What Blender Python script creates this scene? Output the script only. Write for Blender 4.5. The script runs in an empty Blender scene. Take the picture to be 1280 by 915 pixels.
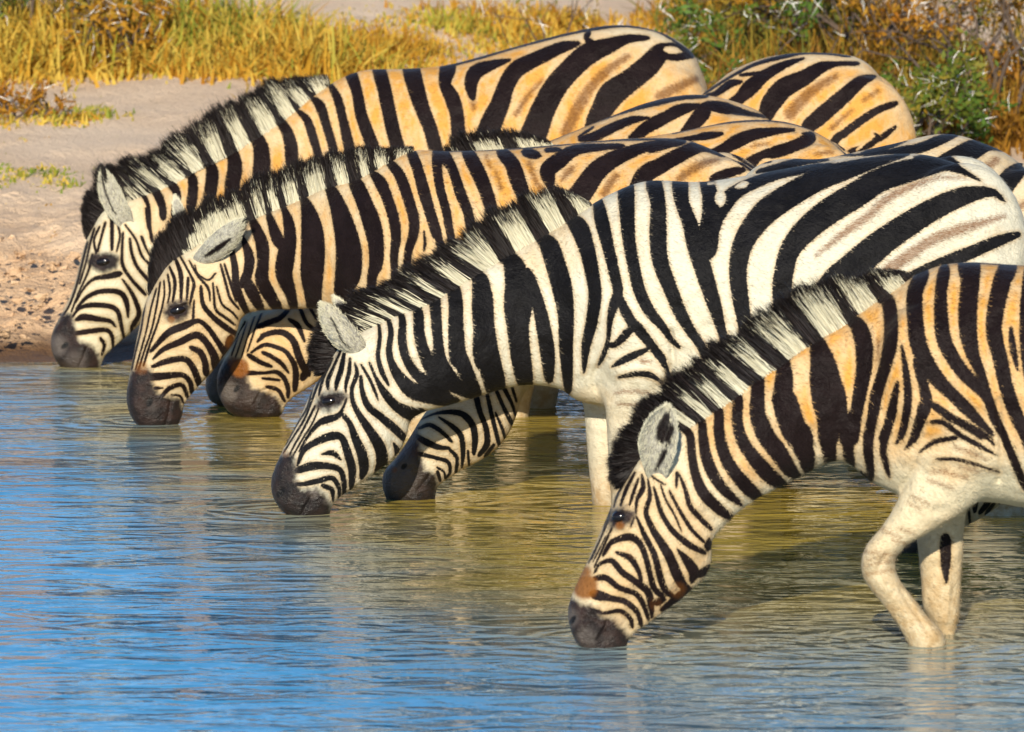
import bpy, bmesh, math, random
import numpy as np
from mathutils import Vector, Matrix
from mathutils.bvhtree import BVHTree
random.seed(7); RNG = np.random.default_rng(7)
S = bpy.context.scene
COL = S.collection
R = math.radians

# ------------------------------------------------------------------ camera
CAM_H = 2.37                 # metres above the water
FPX = 9600.0                 # focal length in pixels of the 1280 px wide photograph
PITCH = math.atan(957.5 / FPX)
cd = bpy.data.cameras.new('camera'); cam = bpy.data.objects.new('camera', cd); COL.objects.link(cam)
cam.location = (0, 0, CAM_H); cam.rotation_euler = (math.pi/2 - PITCH, 0, 0)
cd.sensor_width = 36.0; cd.lens = FPX / 1280.0 * 36.0
cd.clip_start = 0.5; cd.clip_end = 2000
cd.dof.use_dof = True; cd.dof.focus_distance = 20.0; cd.dof.aperture_fstop = 10.5
S.camera = cam

# ------------------------------------------------------------------ light
SUN_EL, SUN_AZ = 22.0, 6.0      # elevation; degrees to the left of straight behind the camera
w = bpy.data.worlds.new('World'); S.world = w; w.use_nodes = True
nt = w.node_tree; bg = nt.nodes['Background']
sky = nt.nodes.new('ShaderNodeTexSky'); sky.sky_type = 'NISHITA'; sky.sun_disc = False
sky.sun_elevation = R(SUN_EL); sky.sun_rotation = R(180 + SUN_AZ)
sky.air_density = 1.0; sky.dust_density = 0.0; sky.ozone_density = 6.0
hs = nt.nodes.new('ShaderNodeHueSaturation'); hs.inputs['Saturation'].default_value = 1.0
nt.links.new(sky.outputs[0], hs.inputs['Color']); nt.links.new(hs.outputs[0], bg.inputs['Color'])
bg.inputs['Strength'].default_value = 0.115
sd = bpy.data.lights.new('sun', 'SUN'); sun = bpy.data.objects.new('sun', sd); COL.objects.link(sun)
sd.energy = 5.0; sd.angle = R(0.5); sd.color = (1.0, 0.915, 0.75)
to_sun = Vector((-math.sin(R(SUN_AZ))*math.cos(R(SUN_EL)), -math.cos(R(SUN_AZ))*math.cos(R(SUN_EL)), math.sin(R(SUN_EL))))
sun.rotation_euler = (-to_sun).to_track_quat('-Z', 'Y').to_euler()
sun.location = (-4, -4, 12)
vs = S.view_settings; vs.view_transform = 'Standard'; vs.look = 'None'; vs.gamma = 1; vs.use_curve_mapping = False
vs.exposure = 0.40

# ------------------------------------------------------------------ photo <-> place
CP, SP = math.cos(PITCH), math.sin(PITCH)
def unproj(px, py, Y):
    """the point of the upright plane at distance Y that the photograph shows at (px, py)"""
    u = (np.asarray(px, float) - 640) / FPX; v = (457.5 - np.asarray(py, float)) / FPX
    dy = CP + v*SP; dz = -SP + v*CP
    t = Y / dy
    return u*t, CAM_H + dz*t
def proj(X, Y, Z):
    dz = Z - CAM_H
    dep = Y*CP - dz*SP; up = Y*SP + dz*CP
    return 640 + FPX*X/dep, 457.5 - FPX*up/dep
def water_depth(py):
    v = (457.5 - py) / FPX
    return CAM_H * (CP + v*SP) / (SP - v*CP)

# ------------------------------------------------------------------ helpers
def mesh_obj(name, verts, faces, mats, parent=None, smooth=True):
    me = bpy.data.meshes.new(name); me.from_pydata([tuple(v) for v in verts], [], faces)
    me.update()
    for m in (mats if isinstance(mats, (list, tuple)) else [mats]): me.materials.append(m)
    if smooth: me.polygons.foreach_set('use_smooth', [True]*len(me.polygons))
    o = bpy.data.objects.new(name, me); COL.objects.link(o)
    if parent: o.parent = parent
    return o
def fast_mesh(name, V, F, mats, parent=None, smooth=True, nside=4):
    """V (n,3), F (m,nside) numpy arrays"""
    me = bpy.data.meshes.new(name)
    me.vertices.add(len(V)); me.vertices.foreach_set('co', np.asarray(V, np.float32).ravel())
    me.loops.add(F.size); me.loops.foreach_set('vertex_index', F.astype(np.int32).ravel())
    me.polygons.add(len(F)); me.polygons.foreach_set('loop_start', np.arange(len(F), dtype=np.int32)*nside)
    me.update(calc_edges=True); me.validate()
    for m in (mats if isinstance(mats, (list, tuple)) else [mats]): me.materials.append(m)
    me.polygons.foreach_set('use_smooth', np.full(len(me.polygons), smooth))
    o = bpy.data.objects.new(name, me); COL.objects.link(o)
    if parent: o.parent = parent
    return o
def set_attr(me, name, arr):
    a = me.attributes.new(name, 'FLOAT', 'POINT'); a.data.foreach_set('value', np.asarray(arr, np.float32))
def crom(P, n):
    """Catmull-Rom through the rows of P, n steps per span"""
    P = np.asarray(P, float)
    if len(P) < 3:
        t = np.linspace(0, 1, n*(len(P)-1)+1)[:, None]; return P[0]*(1-t) + P[-1]*t
    Q = np.vstack([2*P[0]-P[1], P, 2*P[-1]-P[-2]]); out = []
    for i in range(1, len(Q)-2):
        for k in range(n):
            t = k/n; a, b, c, d = Q[i-1], Q[i], Q[i+1], Q[i+2]
            out.append(0.5*(2*b + (c-a)*t + (2*a-5*b+4*c-d)*t*t + (3*b-a-3*c+d)*t**3))
    out.append(P[-1]); return np.array(out)
def sstep(a, b, x):
    t = np.clip((np.asarray(x, float)-a)/(b-a), 0, 1); return t*t*(3-2*t)
def vnoise(x, y, seed=0):
    """smooth value noise on arrays"""
    x = np.asarray(x, float); y = np.asarray(y, float)
    xi = np.floor(x).astype(np.int64); yi = np.floor(y).astype(np.int64); xf = x-xi; yf = y-yi
    def h(a, b):
        n = (a*374761393 + b*668265263 + seed*974711) & 0xFFFFFFFF
        n = ((n ^ (n >> 13))*1274126177) & 0xFFFFFFFF
        return ((n ^ (n >> 16)) & 0xFFFF)/65535.0
    u = xf*xf*(3-2*xf); v = yf*yf*(3-2*yf)
    return (h(xi, yi)*(1-u)+h(xi+1, yi)*u)*(1-v) + (h(xi, yi+1)*(1-u)+h(xi+1, yi+1)*u)*v
def tag(o, label, cat, group=None, kind=None):
    o['label'] = label; o['category'] = cat
    if group: o['group'] = group
    if kind: o['kind'] = kind
def empty(name, loc):
    o = bpy.data.objects.new(name, None); o.location = loc; o.empty_display_size = 0.2; COL.objects.link(o); return o

class N:
    """tiny node helper"""
    def __init__(s, name):
        s.m = bpy.data.materials.new(name); s.m.use_nodes = True; s.t = s.m.node_tree
        s.b = s.t.nodes['Principled BSDF']; s.out = s.t.nodes['Material Output']
    def n(s, typ, **kw):
        x = s.t.nodes.new(typ)
        for k, v in kw.items(): setattr(x, k, v)
        return x
    def L(s, a, b): s.t.links.new(a, b)
    def put(s, sock, v):
        if hasattr(v, 'is_linked') or isinstance(v, bpy.types.NodeSocket): s.L(v, sock)
        else: sock.default_value = v
    def attr(s, name): return s.n('ShaderNodeAttribute', attribute_name=name).outputs['Fac']
    def math(s, op, a, b=0.0, clamp=False):
        x = s.n('ShaderNodeMath', operation=op); x.use_clamp = clamp
        s.put(x.inputs[0], a); s.put(x.inputs[1], b); return x.outputs[0]
    def mapr(s, v, a, b, c=0.0, d=1.0, smooth=True):
        x = s.n('ShaderNodeMapRange'); x.interpolation_type = 'SMOOTHSTEP' if smooth else 'LINEAR'
        s.put(x.inputs['Value'], v)
        for k, q in zip(('From Min', 'From Max', 'To Min', 'To Max'), (a, b, c, d)): s.put(x.inputs[k], q)
        return x.outputs['Result']
    def mix(s, f, a, b, mode='MIX'):
        x = s.n('ShaderNodeMix', data_type='RGBA', blend_type=mode)
        s.put(x.inputs[0], f)
        s.put(x.inputs[6], a if not isinstance(a, tuple) else (*a, 1)); s.put(x.inputs[7], b if not isinstance(b, tuple) else (*b, 1))
        return x.outputs[2]
    def noise(s, scale, detail=3.0, rough=0.55, vec=None, dist=0.0, out='Fac'):
        x = s.n('ShaderNodeTexNoise'); x.inputs['Scale'].default_value = scale; x.inputs['Detail'].default_value = detail
        x.inputs['Roughness'].default_value = rough; x.inputs['Distortion'].default_value = dist
        if vec is not None: s.L(vec, x.inputs['Vector'])
        return x.outputs[out]
    def coords(s, scale=(1, 1, 1), which='Object'):
        c = s.n('ShaderNodeTexCoord').outputs[which]
        if scale == (1, 1, 1): return c
        m = s.n('ShaderNodeMapping'); m.inputs['Scale'].default_value = scale; s.L(c, m.inputs['Vector']); return m.outputs[0]
    def bump(s, h, strength, dist, normal=None):
        x = s.n('ShaderNodeBump'); x.inputs['Strength'].default_value = strength; x.inputs['Distance'].default_value = dist
        s.L(h, x.inputs['Height'])
        if normal is not None: s.L(normal, x.inputs['Normal'])
        return x.outputs[0]
    def p(s, **kw):
        for k, v in kw.items():
            k = {'color': 'Base Color', 'rough': 'Roughness', 'spec': 'Specular IOR Level', 'normal': 'Normal', 'ior': 'IOR',
                 'sheen': 'Sheen Weight', 'sheenr': 'Sheen Roughness', 'coat': 'Coat Weight', 'coatr': 'Coat Roughness', 'trans': 'Transmission Weight'}.get(k, k)
            s.put(s.b.inputs[k], (*v, 1) if isinstance(v, tuple) and len(v) == 3 and k == 'Base Color' else v)
        return s.m

# ------------------------------------------------------------------ materials
def coat_material(name, light, tan, dark, brown, muzzle):
    m = N(name)
    co = m.coords()
    d = m.attr('stripe'); br = m.attr('brown'); tn = m.attr('tan'); mz = m.attr('muzzle'); rs = m.attr('rust'); er = m.attr('ear'); md = m.attr('mud')
    fine = m.noise(180, 3, 0.6, co); hair = m.noise(1.0, 3, 0.65, m.coords((95, 300, 480)), .4); big = m.noise(9, 4, 0.6, co)
    jit = m.math('MULTIPLY', m.math('SUBTRACT', m.math('ADD', m.math('MULTIPLY', fine, .25), m.math('MULTIPLY', hair, .75)), .5), .0145)
    jit = m.math('MULTIPLY', jit, m.mapr(m.attr('head'), 0, 1, 1, .5))
    d2 = m.math('ADD', m.math('SUBTRACT', d, m.mapr(m.attr('head'), 0, 1, 0.0004, -.0004)), jit)
    # light ground: cream to tan, with faint dirt
    tn = m.math('MULTIPLY', tn, m.math('MULTIPLY', m.mapr(d, .001, .016, .74, 1.05), m.mapr(m.noise(1.0, 4, .6, m.coords((16, 16, 7))), 0.30, 0.7, .55, 1.2)))
    tn2 = m.math('ADD', tn, m.math('MULTIPLY', m.math('SUBTRACT', big, .5), .35), clamp=True)
    ground = m.mix(tn2, light, tan)
    ground = m.mix(m.mapr(big, .55, .75, 0, .22), ground, (.50, .36, .20))
    ground = m.mix(m.math('MULTIPLY', m.mapr(m.math('ADD', br, m.math('MULTIPLY', jit, 2.2)), .009, -.009, 0, .95), m.mapr(hair, .3, .7, 1.0, .7)), ground, brown)
    ground = m.mix(m.math('MULTIPLY', md, m.mapr(m.noise(40, 4, .65, co), .3, .7, .35, 1)), ground, (.36, .22, .085))
    # light hairs have a little warm fringe at the edge of a dark stripe
    fr = m.mapr(d2, .010, .001, 0, .45)
    ground = m.mix(fr, ground, (.42, .26, .11))
    dk = m.mix(m.mapr(big, .35, .7, 0, 1), dark, tuple(min(1, c*1.6+.002) for c in dark))
    ground = m.mix(m.mapr(hair, .35, .62, .30, 0), ground, m.mix(1.0, ground, (.72, .62, .48), 'MULTIPLY'))
    dk = m.mix(m.mapr(hair, .5, .72, 0, .4), dk, tuple(c*2.0+.002 for c in dark))
    c = m.mix(m.mapr(d2, .0020, -.0014), ground, dk)
    # ears: grey-white hair
    c = m.mix(er, c, m.mix(m.mapr(d2, .006, -.004), m.mix(m.mapr(m.noise(60, 4, .7, co), .3, .7), (.20, .185, .155), (.42, .39, .32)), dark))
    mn = m.math('ADD', mz, m.math('MULTIPLY', m.math('SUBTRACT', m.noise(70, 4, .6, co), .5), .020))
    mzc = m.mix(m.mapr(m.noise(28, 4, .6, co), .38, .68), muzzle, tuple(c_*q_+.002 for c_, q_ in zip(muzzle, (2.2, 1.7, 1.45))))
    mzc = m.mix(m.mapr(m.attr('grey'), 0, 1), mzc, (.095, .078, .068))
    c = m.mix(m.mapr(mn, .013, -.010), c, mzc)
    rn = m.math('ADD', rs, m.math('MULTIPLY', m.math('SUBTRACT', fine, .5), .25))
    c = m.mix(m.mapr(rn, .15, .85, 0, .93), c, (.185, .060, .006))
    c = m.mix(m.attr('hole'), c, (.006, .005, .005))
    vor = m.math('ADD', m.math('MULTIPLY', hair, .5), m.math('MULTIPLY', m.noise(120, 3, .6, co), .8))
    vor = m.math('ADD', vor, m.math('MULTIPLY', m.noise(26, 3, .55, co), 2.0))
    vor = m.math('ADD', vor, m.math('MULTIPLY', m.math('MULTIPLY', m.mapr(mn, .008, -.01), m.noise(1.0, 4, .7, m.coords((55, 90, 110)))), 2.5))
    nrm = m.bump(vor, .5, .007)
    rgh = m.mix(m.mapr(mn, .007, -.007), m.mix(m.mapr(d2, .001, -.001), (.62,)*3, (.50,)*3), (.34,)*3)
    wet = m.math('MULTIPLY', md, .6)
    m.p(color=c, rough=m.math('SUBTRACT', rgh, m.math('MULTIPLY', wet, .4)), spec=m.mapr(mn, .007, -.007, .10, .24), normal=nrm, sheen=.02, sheenr=.5)
    return m.m
def mane_material(name, light, dark):
    m = N(name); t = m.attr('tone')
    v = m.attr('var')
    c = m.mix(m.mapr(t, .35, .65), m.mix(v, light, tuple(q*.52 for q in light)), m.mix(m.mapr(v, .6, 1), dark, tuple(q*3+.006 for q in dark)))
    return m.p(color=c, rough=.55, spec=.3)
def eye_material():
    m = N('dark_eye'); return m.p(color=(.008, .005, .004), rough=.10, spec=.45)
EYE = eye_material()
# ------------------------------------------------------------------ water
def build_water():
    m = N('waterhole_water')
    g = m.n('ShaderNodeNewGeometry').outputs['Position']
    def mp(sc):
        x = m.n('ShaderNodeMapping'); x.inputs['Scale'].default_value = sc; m.L(g, x.inputs['Vector']); return x.outputs[0]
    n1 = m.noise(1.0, 3, .55, mp((1.8, 3.0, 1)), .6); n2 = m.noise(1.0, 2, .55, mp((4.6, 8.5, 1)), .9); n3 = m.noise(1.0, 2, .6, mp((26, 40, 1)), .3)
    calm = m.mapr(m.noise(1.0, 2, .5, mp((.5, .9, 1))), .35, .65, .55, 1.15)
    h = m.math('MULTIPLY', m.math('ADD', m.math('MULTIPLY', n1, .55), m.math('ADD', m.math('MULTIPLY', n2, .42), m.math('MULTIPLY', n3, .04))), calm)
    sp = m.n('ShaderNodeSeparateXYZ'); m.L(g, sp.inputs[0]); X, Y = sp.outputs[0], sp.outputs[1]
    for cx, cy, amp in RINGS:                              # rings spreading from the muzzles and legs
        r = m.math('SQRT', m.math('ADD', m.math('POWER', m.math('SUBTRACT', X, cx), 2), m.math('POWER', m.math('SUBTRACT', Y, cy), 2)))
        wv = m.math('MULTIPLY', m.math('SINE', m.math('ADD', m.math('MULTIPLY', r, 80), m.math('MULTIPLY', n2, 9.0))), m.math('MULTIPLY', m.mapr(r, .04, .5, 1, 0), amp*.38)); h = m.math('ADD', h, wv)
    nrm = m.bump(h, 1.0, WAVE)
    # golden reflections painted into the muddy side, reflected sky blue into the open water
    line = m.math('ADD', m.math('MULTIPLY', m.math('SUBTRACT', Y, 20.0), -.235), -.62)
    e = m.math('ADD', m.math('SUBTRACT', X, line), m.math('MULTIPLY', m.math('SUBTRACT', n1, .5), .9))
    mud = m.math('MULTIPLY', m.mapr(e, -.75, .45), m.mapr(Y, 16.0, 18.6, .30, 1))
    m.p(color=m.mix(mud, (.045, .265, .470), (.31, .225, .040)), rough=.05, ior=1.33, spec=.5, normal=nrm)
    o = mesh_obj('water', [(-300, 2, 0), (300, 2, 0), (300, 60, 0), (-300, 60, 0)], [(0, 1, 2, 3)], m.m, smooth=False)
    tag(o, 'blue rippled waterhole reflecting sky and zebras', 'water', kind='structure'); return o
WAVE = .046
RINGS = [(-1.33, 23.75, .10), (-1.08, 22.15, .12), (-.58, 19.96, .14), (-.28, 20.3, .10), (.21, 17.45, .16), (.92, 17.38, .16), (.23, 19.95, .10)]
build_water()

# ------------------------------------------------------------------ ground: bed, bank and sandy flat in one sheet
def shore(x):
    x = np.asarray(x, float)
    return 23.92 + 1.5*sstep(-1.15, .6, x) + .10*(vnoise(x*1.3, x*0, 4)-.5) + .03*(vnoise(x*7, x*0, 5)-.5)
def ground_z(x, y):
    s = shore(x); t = y - s
    z = np.where(t < 0, np.maximum(-.45, t*.28), 0)
    rise = .30*sstep(-.05, 1.35, t) + .095*np.clip(t-1.0, 0, 8) + .03*np.clip(t-9, 0, 400)
    lump = (vnoise(x*3.1, y*3.1, 1)-.5)*.09 + (vnoise(x*9, y*9, 2)-.5)*.045 + (vnoise(x*24, y*24, 3)-.5)*.022
    bankmask = sstep(0, .25, t)*(1-.72*sstep(1.3, 2.2, t))
    far = (vnoise(x*.5, y*.5, 8)-.5)*.10*sstep(2, 5, t)
    return z + np.where(t > -.05, rise, 0) + lump*bankmask + far
def build_ground():
    xs = np.concatenate([np.linspace(-300, -8, 30), np.linspace(-7, -2.2, 50), np.arange(-2.15, -.2, .022), np.linspace(-.15, 3.5, 70), np.linspace(4, 8, 12), np.linspace(10, 300, 30)])
    ys = np.concatenate([np.linspace(-30, 20, 12), np.linspace(20.5, 23.7, 14), np.arange(23.75, 25.9, .022), np.linspace(25.95, 30, 70), np.linspace(30.2, 48, 60), np.linspace(50, 700, 40)])
    X, Y = np.meshgrid(xs, ys); Zg = ground_z(X, Y)
    V = np.stack([X, Y, Zg], -1).reshape(-1, 3); n, k = X.shape; i = np.arange(n*k).reshape(n, k)
    F = np.stack([i[:-1, :-1], i[:-1, 1:], i[1:, 1:], i[1:, :-1]], -1).reshape(-1, 4)
    m = N('sandy_ground'); g = m.n('ShaderNodeNewGeometry').outputs['Position']
    big = m.noise(.8, 5, .6, g); mid = m.noise(5, 5, .65, g); fine = m.noise(40, 4, .7, g); grit = m.noise(140, 2, .6, g)
    c = m.mix(m.mapr(big, .35, .68), (.78, .59, .41), (.68, .48, .31))
    sep = m.n('ShaderNodeSeparateXYZ'); m.L(g, sep.inputs[0]); z = sep.outputs['Z']
    zz = m.math('ADD', z, m.math('MULTIPLY', m.math('SUBTRACT', mid, .5), .22))
    bank = m.mix(m.mapr(mid, .3, .7), (.56, .36, .21), (.68, .47, .29))
    c = m.mix(m.mapr(zz, .34, .22), c, bank)
    c = m.mix(m.mapr(fine, .55, .75, 0, .45), c, (.24, .14, .08))
    c = m.mix(m.mapr(grit, .62, .8, 0, .4), c, (.60, .50, .40))
    wetf = m.mapr(m.math('ADD', z, m.math('MULTIPLY', m.math('SUBTRACT', mid, .5), .05)), .075, .02)
    c = m.mix(wetf, c, (.15, .080, .035))
    m.p(color=c, rough=m.math('SUBTRACT', .95, m.math('MULTIPLY', wetf, .45)), spec=.25, normal=m.bump(m.math('ADD', m.math('MULTIPLY', mid, .5), m.math('ADD', fine, m.math('MULTIPLY', grit, .3))), .8, .03))
    o = fast_mesh('ground', V, F, m.m); tag(o, 'pale sandy ground with a brown crumbling bank at the water', 'ground', kind='structure')
build_ground()
# ------------------------------------------------------------------ zebra builder
TILE = dict(A=(40,180), B=(40,330), C=(240,60), D=(560,10), E=(280,180), F=(560,150), G=(820,50), H=(960,140), I=(330,370),
            J=(330,430), K=(560,220), L=(600,400), M=(690,470), N=(690,600), O=(840,320), P=(960,320), Q=(960,500), R=(1000,600))
def parse_marks(txt):
    """lines 'flagsTILE x,y,w x,y,w ...' in quarter photo pixels -> list of (flags, array(n,3) in photo pixels).
    flags: w = light mark over dark, b = brown shadow stripe, e = runs on below its last point, r = ear mark"""
    out = []
    for ln in txt.strip().splitlines():
        tk = ln.split()
        if not tk: continue
        fl, (ox, oy) = tk[0][:-1], TILE[tk[0][-1]]
        P = np.array([[float(q) for q in s.split(',')] for s in tk[1:]])
        P[:, 2] += np.where(P[:, 2] < 14, 1.5, 0); P[:, 0] = ox + P[:, 0]/4; P[:, 1] = oy + P[:, 1]/4; P[:, 2] /= 4
        if 'e' in fl:
            d = P[-1, :2]-P[-2, :2]; d /= np.linalg.norm(d)+1e-9; d = d*.7 + np.array([.15, .6]); wl = P[-1, 2]
            P = np.vstack([P, [*(P[-1, :2]+d*35), wl*.85], [*(P[-1, :2]+d*75), wl*.6], [*(P[-1, :2]+d*105), wl*.15]])
        if not set('br') & set(fl):                         # stripes run out to a point
            for end in (0, -1):
                a, b = P[end], P[1 if end == 0 else -2]; d = a[:2]-b[:2]; d /= np.linalg.norm(d)+1e-9
                tipp = [*(a[:2]+d*a[2]*.62), a[2]*.22]; P = np.vstack([[tipp], P]) if end == 0 else np.vstack([P, [tipp]])
        if len(P) > 2: P = crom(P, 5); P[:, 2] = np.maximum(P[:, 2], .3)
        out.append((fl, P))
    return out
def stroke_field(px, py, strokes, far):
    """signed distance (photo px) to the union of tapered strokes, negative inside"""
    d = np.full(len(px), far)
    for P in strokes:
        m = far + P[:, 2].max()/2
        idx = np.nonzero((px > P[:, 0].min()-m) & (px < P[:, 0].max()+m) & (py > P[:, 1].min()-m) & (py < P[:, 1].max()+m))[0]
        if not len(idx): continue
        x = px[idx]; y = py[idx]; best = np.full(len(idx), far)
        for a, b in zip(P[:-1], P[1:]):
            ex, ey = b[0]-a[0], b[1]-a[1]; L2 = ex*ex+ey*ey+1e-9
            t = np.clip(((x-a[0])*ex+(y-a[1])*ey)/L2, 0, 1)
            best = np.minimum(best, np.hypot(x-a[0]-t*ex, y-a[1]-t*ey) - .5*(a[2]+(b[2]-a[2])*t))
        d[idx] = np.minimum(d[idx], best)
    return d
def poly_field(px, py, poly):
    """signed distance to a polygon (photo px), negative inside"""
    P = np.asarray(poly, float); d = np.full(len(px), 1e9); ins = np.zeros(len(px), bool)
    for a, b in zip(P, np.roll(P, -1, 0)):
        ex, ey = b-a; L2 = ex*ex+ey*ey+1e-9
        t = np.clip(((px-a[0])*ex+(py-a[1])*ey)/L2, 0, 1)
        d = np.minimum(d, np.hypot(px-a[0]-t*ex, py-a[1]-t*ey))
        c = ((a[1] > py) != (b[1] > py)) & (px < (b[0]-a[0])*(py-a[1])/((b[1]-a[1]) or 1e-9) + a[0]); ins ^= c
    return np.where(ins, -d, d)
def tile_pts(t, pts):
    ox, oy = TILE[t]; return [(ox+x/4, oy+y/4) for x, y in pts]
def tube(rings):
    """rings (n,m,3) -> closed tube"""
    n, m = len(rings), len(rings[0]); V = np.concatenate([np.asarray(r) for r in rings])
    F = [[i*m+j, i*m+(j+1) % m, (i+1)*m+(j+1) % m, (i+1)*m+j] for i in range(n-1) for j in range(m)]
    V = np.vstack([V, V[:m].mean(0), V[-m:].mean(0)]); c0, c1 = len(V)-2, len(V)-1
    T = [[c0, (j+1) % m, j] for j in range(m)] + [[c1, (n-1)*m+j, (n-1)*m+(j+1) % m] for j in range(m)]
    return V, F, T
FORE = [(-.10,.13,-.16,.085),(-.085,.115,-.02,.075),(-.062,.082,.12,.058),(-.052,.056,.24,.048),(-.05,.046,.31,.046),(-.034,.036,.40,.036),(-.03,.032,.53,.032),(-.042,.046,.60,.04),(-.045,.055,.70,.04)]
HIND = [(-.20,.17,-.28,.12),(-.17,.15,-.08,.105),(-.10,.12,.12,.075),(-.035,.12,.25,.052),(.02,.135,.35,.044),(.03,.115,.43,.038),(.03,.095,.55,.034),(.02,.10,.64,.042),(.0,.09,.74,.042)]
ELL = []
def make_zebra(z):
    pass
    S_PX = FPX / z['Dm']                                   # photo px per metre at this animal
    x_h, x_t = z['xh'], z['xt']
    def depth(px): return z['Dm'] + (z['Dt']-z['Dm'])*sstep(x_h, x_t, px)
    ox, oz = unproj(z['origin'], 600, z['Dt']); org = np.array([float(ox), z['Dt'], 0.0])
    root = empty('zebra', org); tag(root, z['label'], 'zebra', 'zebras drinking at the waterhole')
    W2L = lambda P: np.asarray(P, float) - org
    shift = np.array(z.get('shift', (0, 0)), float)
    # ---- trunk, neck and head: one loft through the outline
    st = np.array(z['st'], float); st[:, [0, 2]] += shift[0]; st[:, [1, 3]] += shift[1]
    kind = np.zeros(len(st)); kind[z['head']:] = 1.0        # 0 trunk/neck, 1 head
    st = np.column_stack([st, kind]); D_ = crom(st, 6)
    ph = np.linspace(0, 2*np.pi, 44, endpoint=False); rings = []
    for tx, ty, bx, by, hw, k in D_:
        k = min(1, max(0, k)); T = np.array([tx, ty]); B = np.array([bx, by]); M = (T+B)/2; H = (T-B)/2
        v = np.cos(ph); u = np.sin(ph); e = 2/2.25
        v = np.sign(v)*np.abs(v)**e; u = np.sign(u)*np.abs(u)**e
        wd = hw*((1-k)*(1-.20*np.clip(v, 0, 1)**1.5) + k*(1+.06*v-.30*np.clip(-v, 0, 1)**1.3))
        px = M[0]+H[0]*v; py = M[1]+H[1]*v
        dc = depth(M[0]); X, Z = unproj(px, py, dc)
        rings.append(np.column_stack([X, dc+u*wd, Z]))
    parts = [tube(rings)]
    # ---- legs
    def leg(stn, off):
        P = crom(np.array(stn, float), 5); rr = []
        a = np.linspace(0, 2*np.pi, 24, endpoint=False)
        for fx, fy, bx, by, hw in P:
            c = np.cos(a); s = np.sin(a); mx, my = (fx+bx)/2, (fy+by)/2
            dc = depth(mx)+off
            X, Z = unproj(mx+(bx-fx)/2*c, my+(by-fy)/2*c, dc); rr.append(np.column_stack([X, dc+hw*s, Z]))
        parts.append(tube(rr))
    for L_ in z.get('legs', []):
        leg([(a+shift[0], b+shift[1], c+shift[0], d+shift[1], e) for a, b, c, d, e in L_['st']], L_['off'])
    for tmpl, x0, y0, off in z.get('glegs', []):
        x0 += shift[0]; y0 += shift[1]
        leg([(x0+a*S_PX, y0+c*S_PX, x0+b*S_PX, y0+c*S_PX, h) for a, b, c, h in tmpl], off)
    # ---- muscle masses (photo px centre, metres)
    for px, py, off, rx, ry, rz, tilt in z.get('mass', []):
        for sgn in (-1, 1):
            dc = depth(px+shift[0]); X, Z = unproj(px+shift[0], py+shift[1], dc)
            bmm = bmesh.new(); bmesh.ops.create_uvsphere(bmm, u_segments=24, v_segments=14, radius=1)
            Mx = Matrix.Translation((float(X), dc+sgn*off, float(Z))) @ Matrix.Rotation(R(tilt), 4, 'Y') @ Matrix.Diagonal((rx, ry, rz, 1))
            bmesh.ops.transform(bmm, matrix=Mx, verts=bmm.verts)
            bmm.verts.ensure_lookup_table(); bmm.verts.index_update()
            V = np.array([v.co[:] for v in bmm.verts]); F = [[v.index for v in f.verts] for f in bmm.faces]; bmm.free()
            parts.append((V, [f for f in F if len(f) == 4], [f for f in F if len(f) == 3]))
    V = np.vstack([p[0] for p in parts]); F = []; o = 0
    for p in parts:
        F += [[i+o for i in f] for f in p[1]] + [[i+o for i in f] for f in p[2]]; o += len(p[0])
    tmp = mesh_obj('tmp', W2L(V), F, [])
    md = tmp.modifiers.new('r', 'REMESH'); md.mode = 'VOXEL'; md.voxel_size = z.get('vox', .010)
    sm = tmp.modifiers.new('s', 'SMOOTH'); sm.factor = .5; sm.iterations = z.get('smooth', 7)
    if z.get('sub', 1):
        sb = tmp.modifiers.new('u', 'SUBSURF'); sb.levels = 1; sb.render_levels = 1
    dg = bpy.context.evaluated_depsgraph_get(); ev = tmp.evaluated_get(dg); me = bpy.data.meshes.new_from_object(ev)
    bpy.data.objects.remove(tmp)
    # finer faces on the head, where the stripes are thin
    if z.get('fine', True):
        bm = bmesh.new(); bm.from_mesh(me)
        hx = z['xh'] + 25
        X1 = float(unproj(hx, 500, z['Dm'])[0]) - org[0]
        ed = [e for e in bm.edges if e.verts[0].co.x < X1 and e.verts[1].co.x < X1]
        bmesh.ops.subdivide_edges(bm, edges=ed, cuts=1, use_grid_fill=True, smooth=0)
        bmesh.ops.triangulate(bm, faces=[f for f in bm.faces if len(f.verts) > 4])
        bm.to_mesh(me); bm.free()
    nv = len(me.vertices); P = np.empty(nv*3, np.float32); me.vertices.foreach_get('co', P); P = P.reshape(-1, 3).astype(float) + org
    # ---- small forms on the face, mirrored about the animal's middle plane
    def pxof(P):
        px0, _ = proj(P[:, 0], P[:, 1], P[:, 2]); dc = depth(px0)
        return (*proj(P[:, 0], dc - np.abs(P[:, 1]-dc), P[:, 2]), dc)
    px, py, dc = pxof(P); side = np.sign(P[:, 1]-dc); spread = np.clip(np.abs(P[:, 1]-dc)/.02, 0, 1)
    for X, Y, rx, ry, ang, h in z.get('form', []):          # px centre, px radii, degrees, metres outwards
        c, s = math.cos(R(ang)), math.sin(R(ang)); ux = (px-X)*c+(py-Y)*s; uy = -(px-X)*s+(py-Y)*c
        P[:, 1] += side*spread*h*np.exp(-((ux/rx)**2+(uy/ry)**2))
    for ln, wd, h in z.get('crease', []):
        d = stroke_field(px, py, [crom(np.array([(a, b, 0) for a, b in ln]), 4)], 30.)
        P[:, 1] += side*spread*h*np.exp(-(d/wd)**2)
    P[:, 1] += side*spread*((vnoise(px/34., py/26., 5)-.5)*.014 + (vnoise(px/13., py/11., 6)-.5)*.005)
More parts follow.
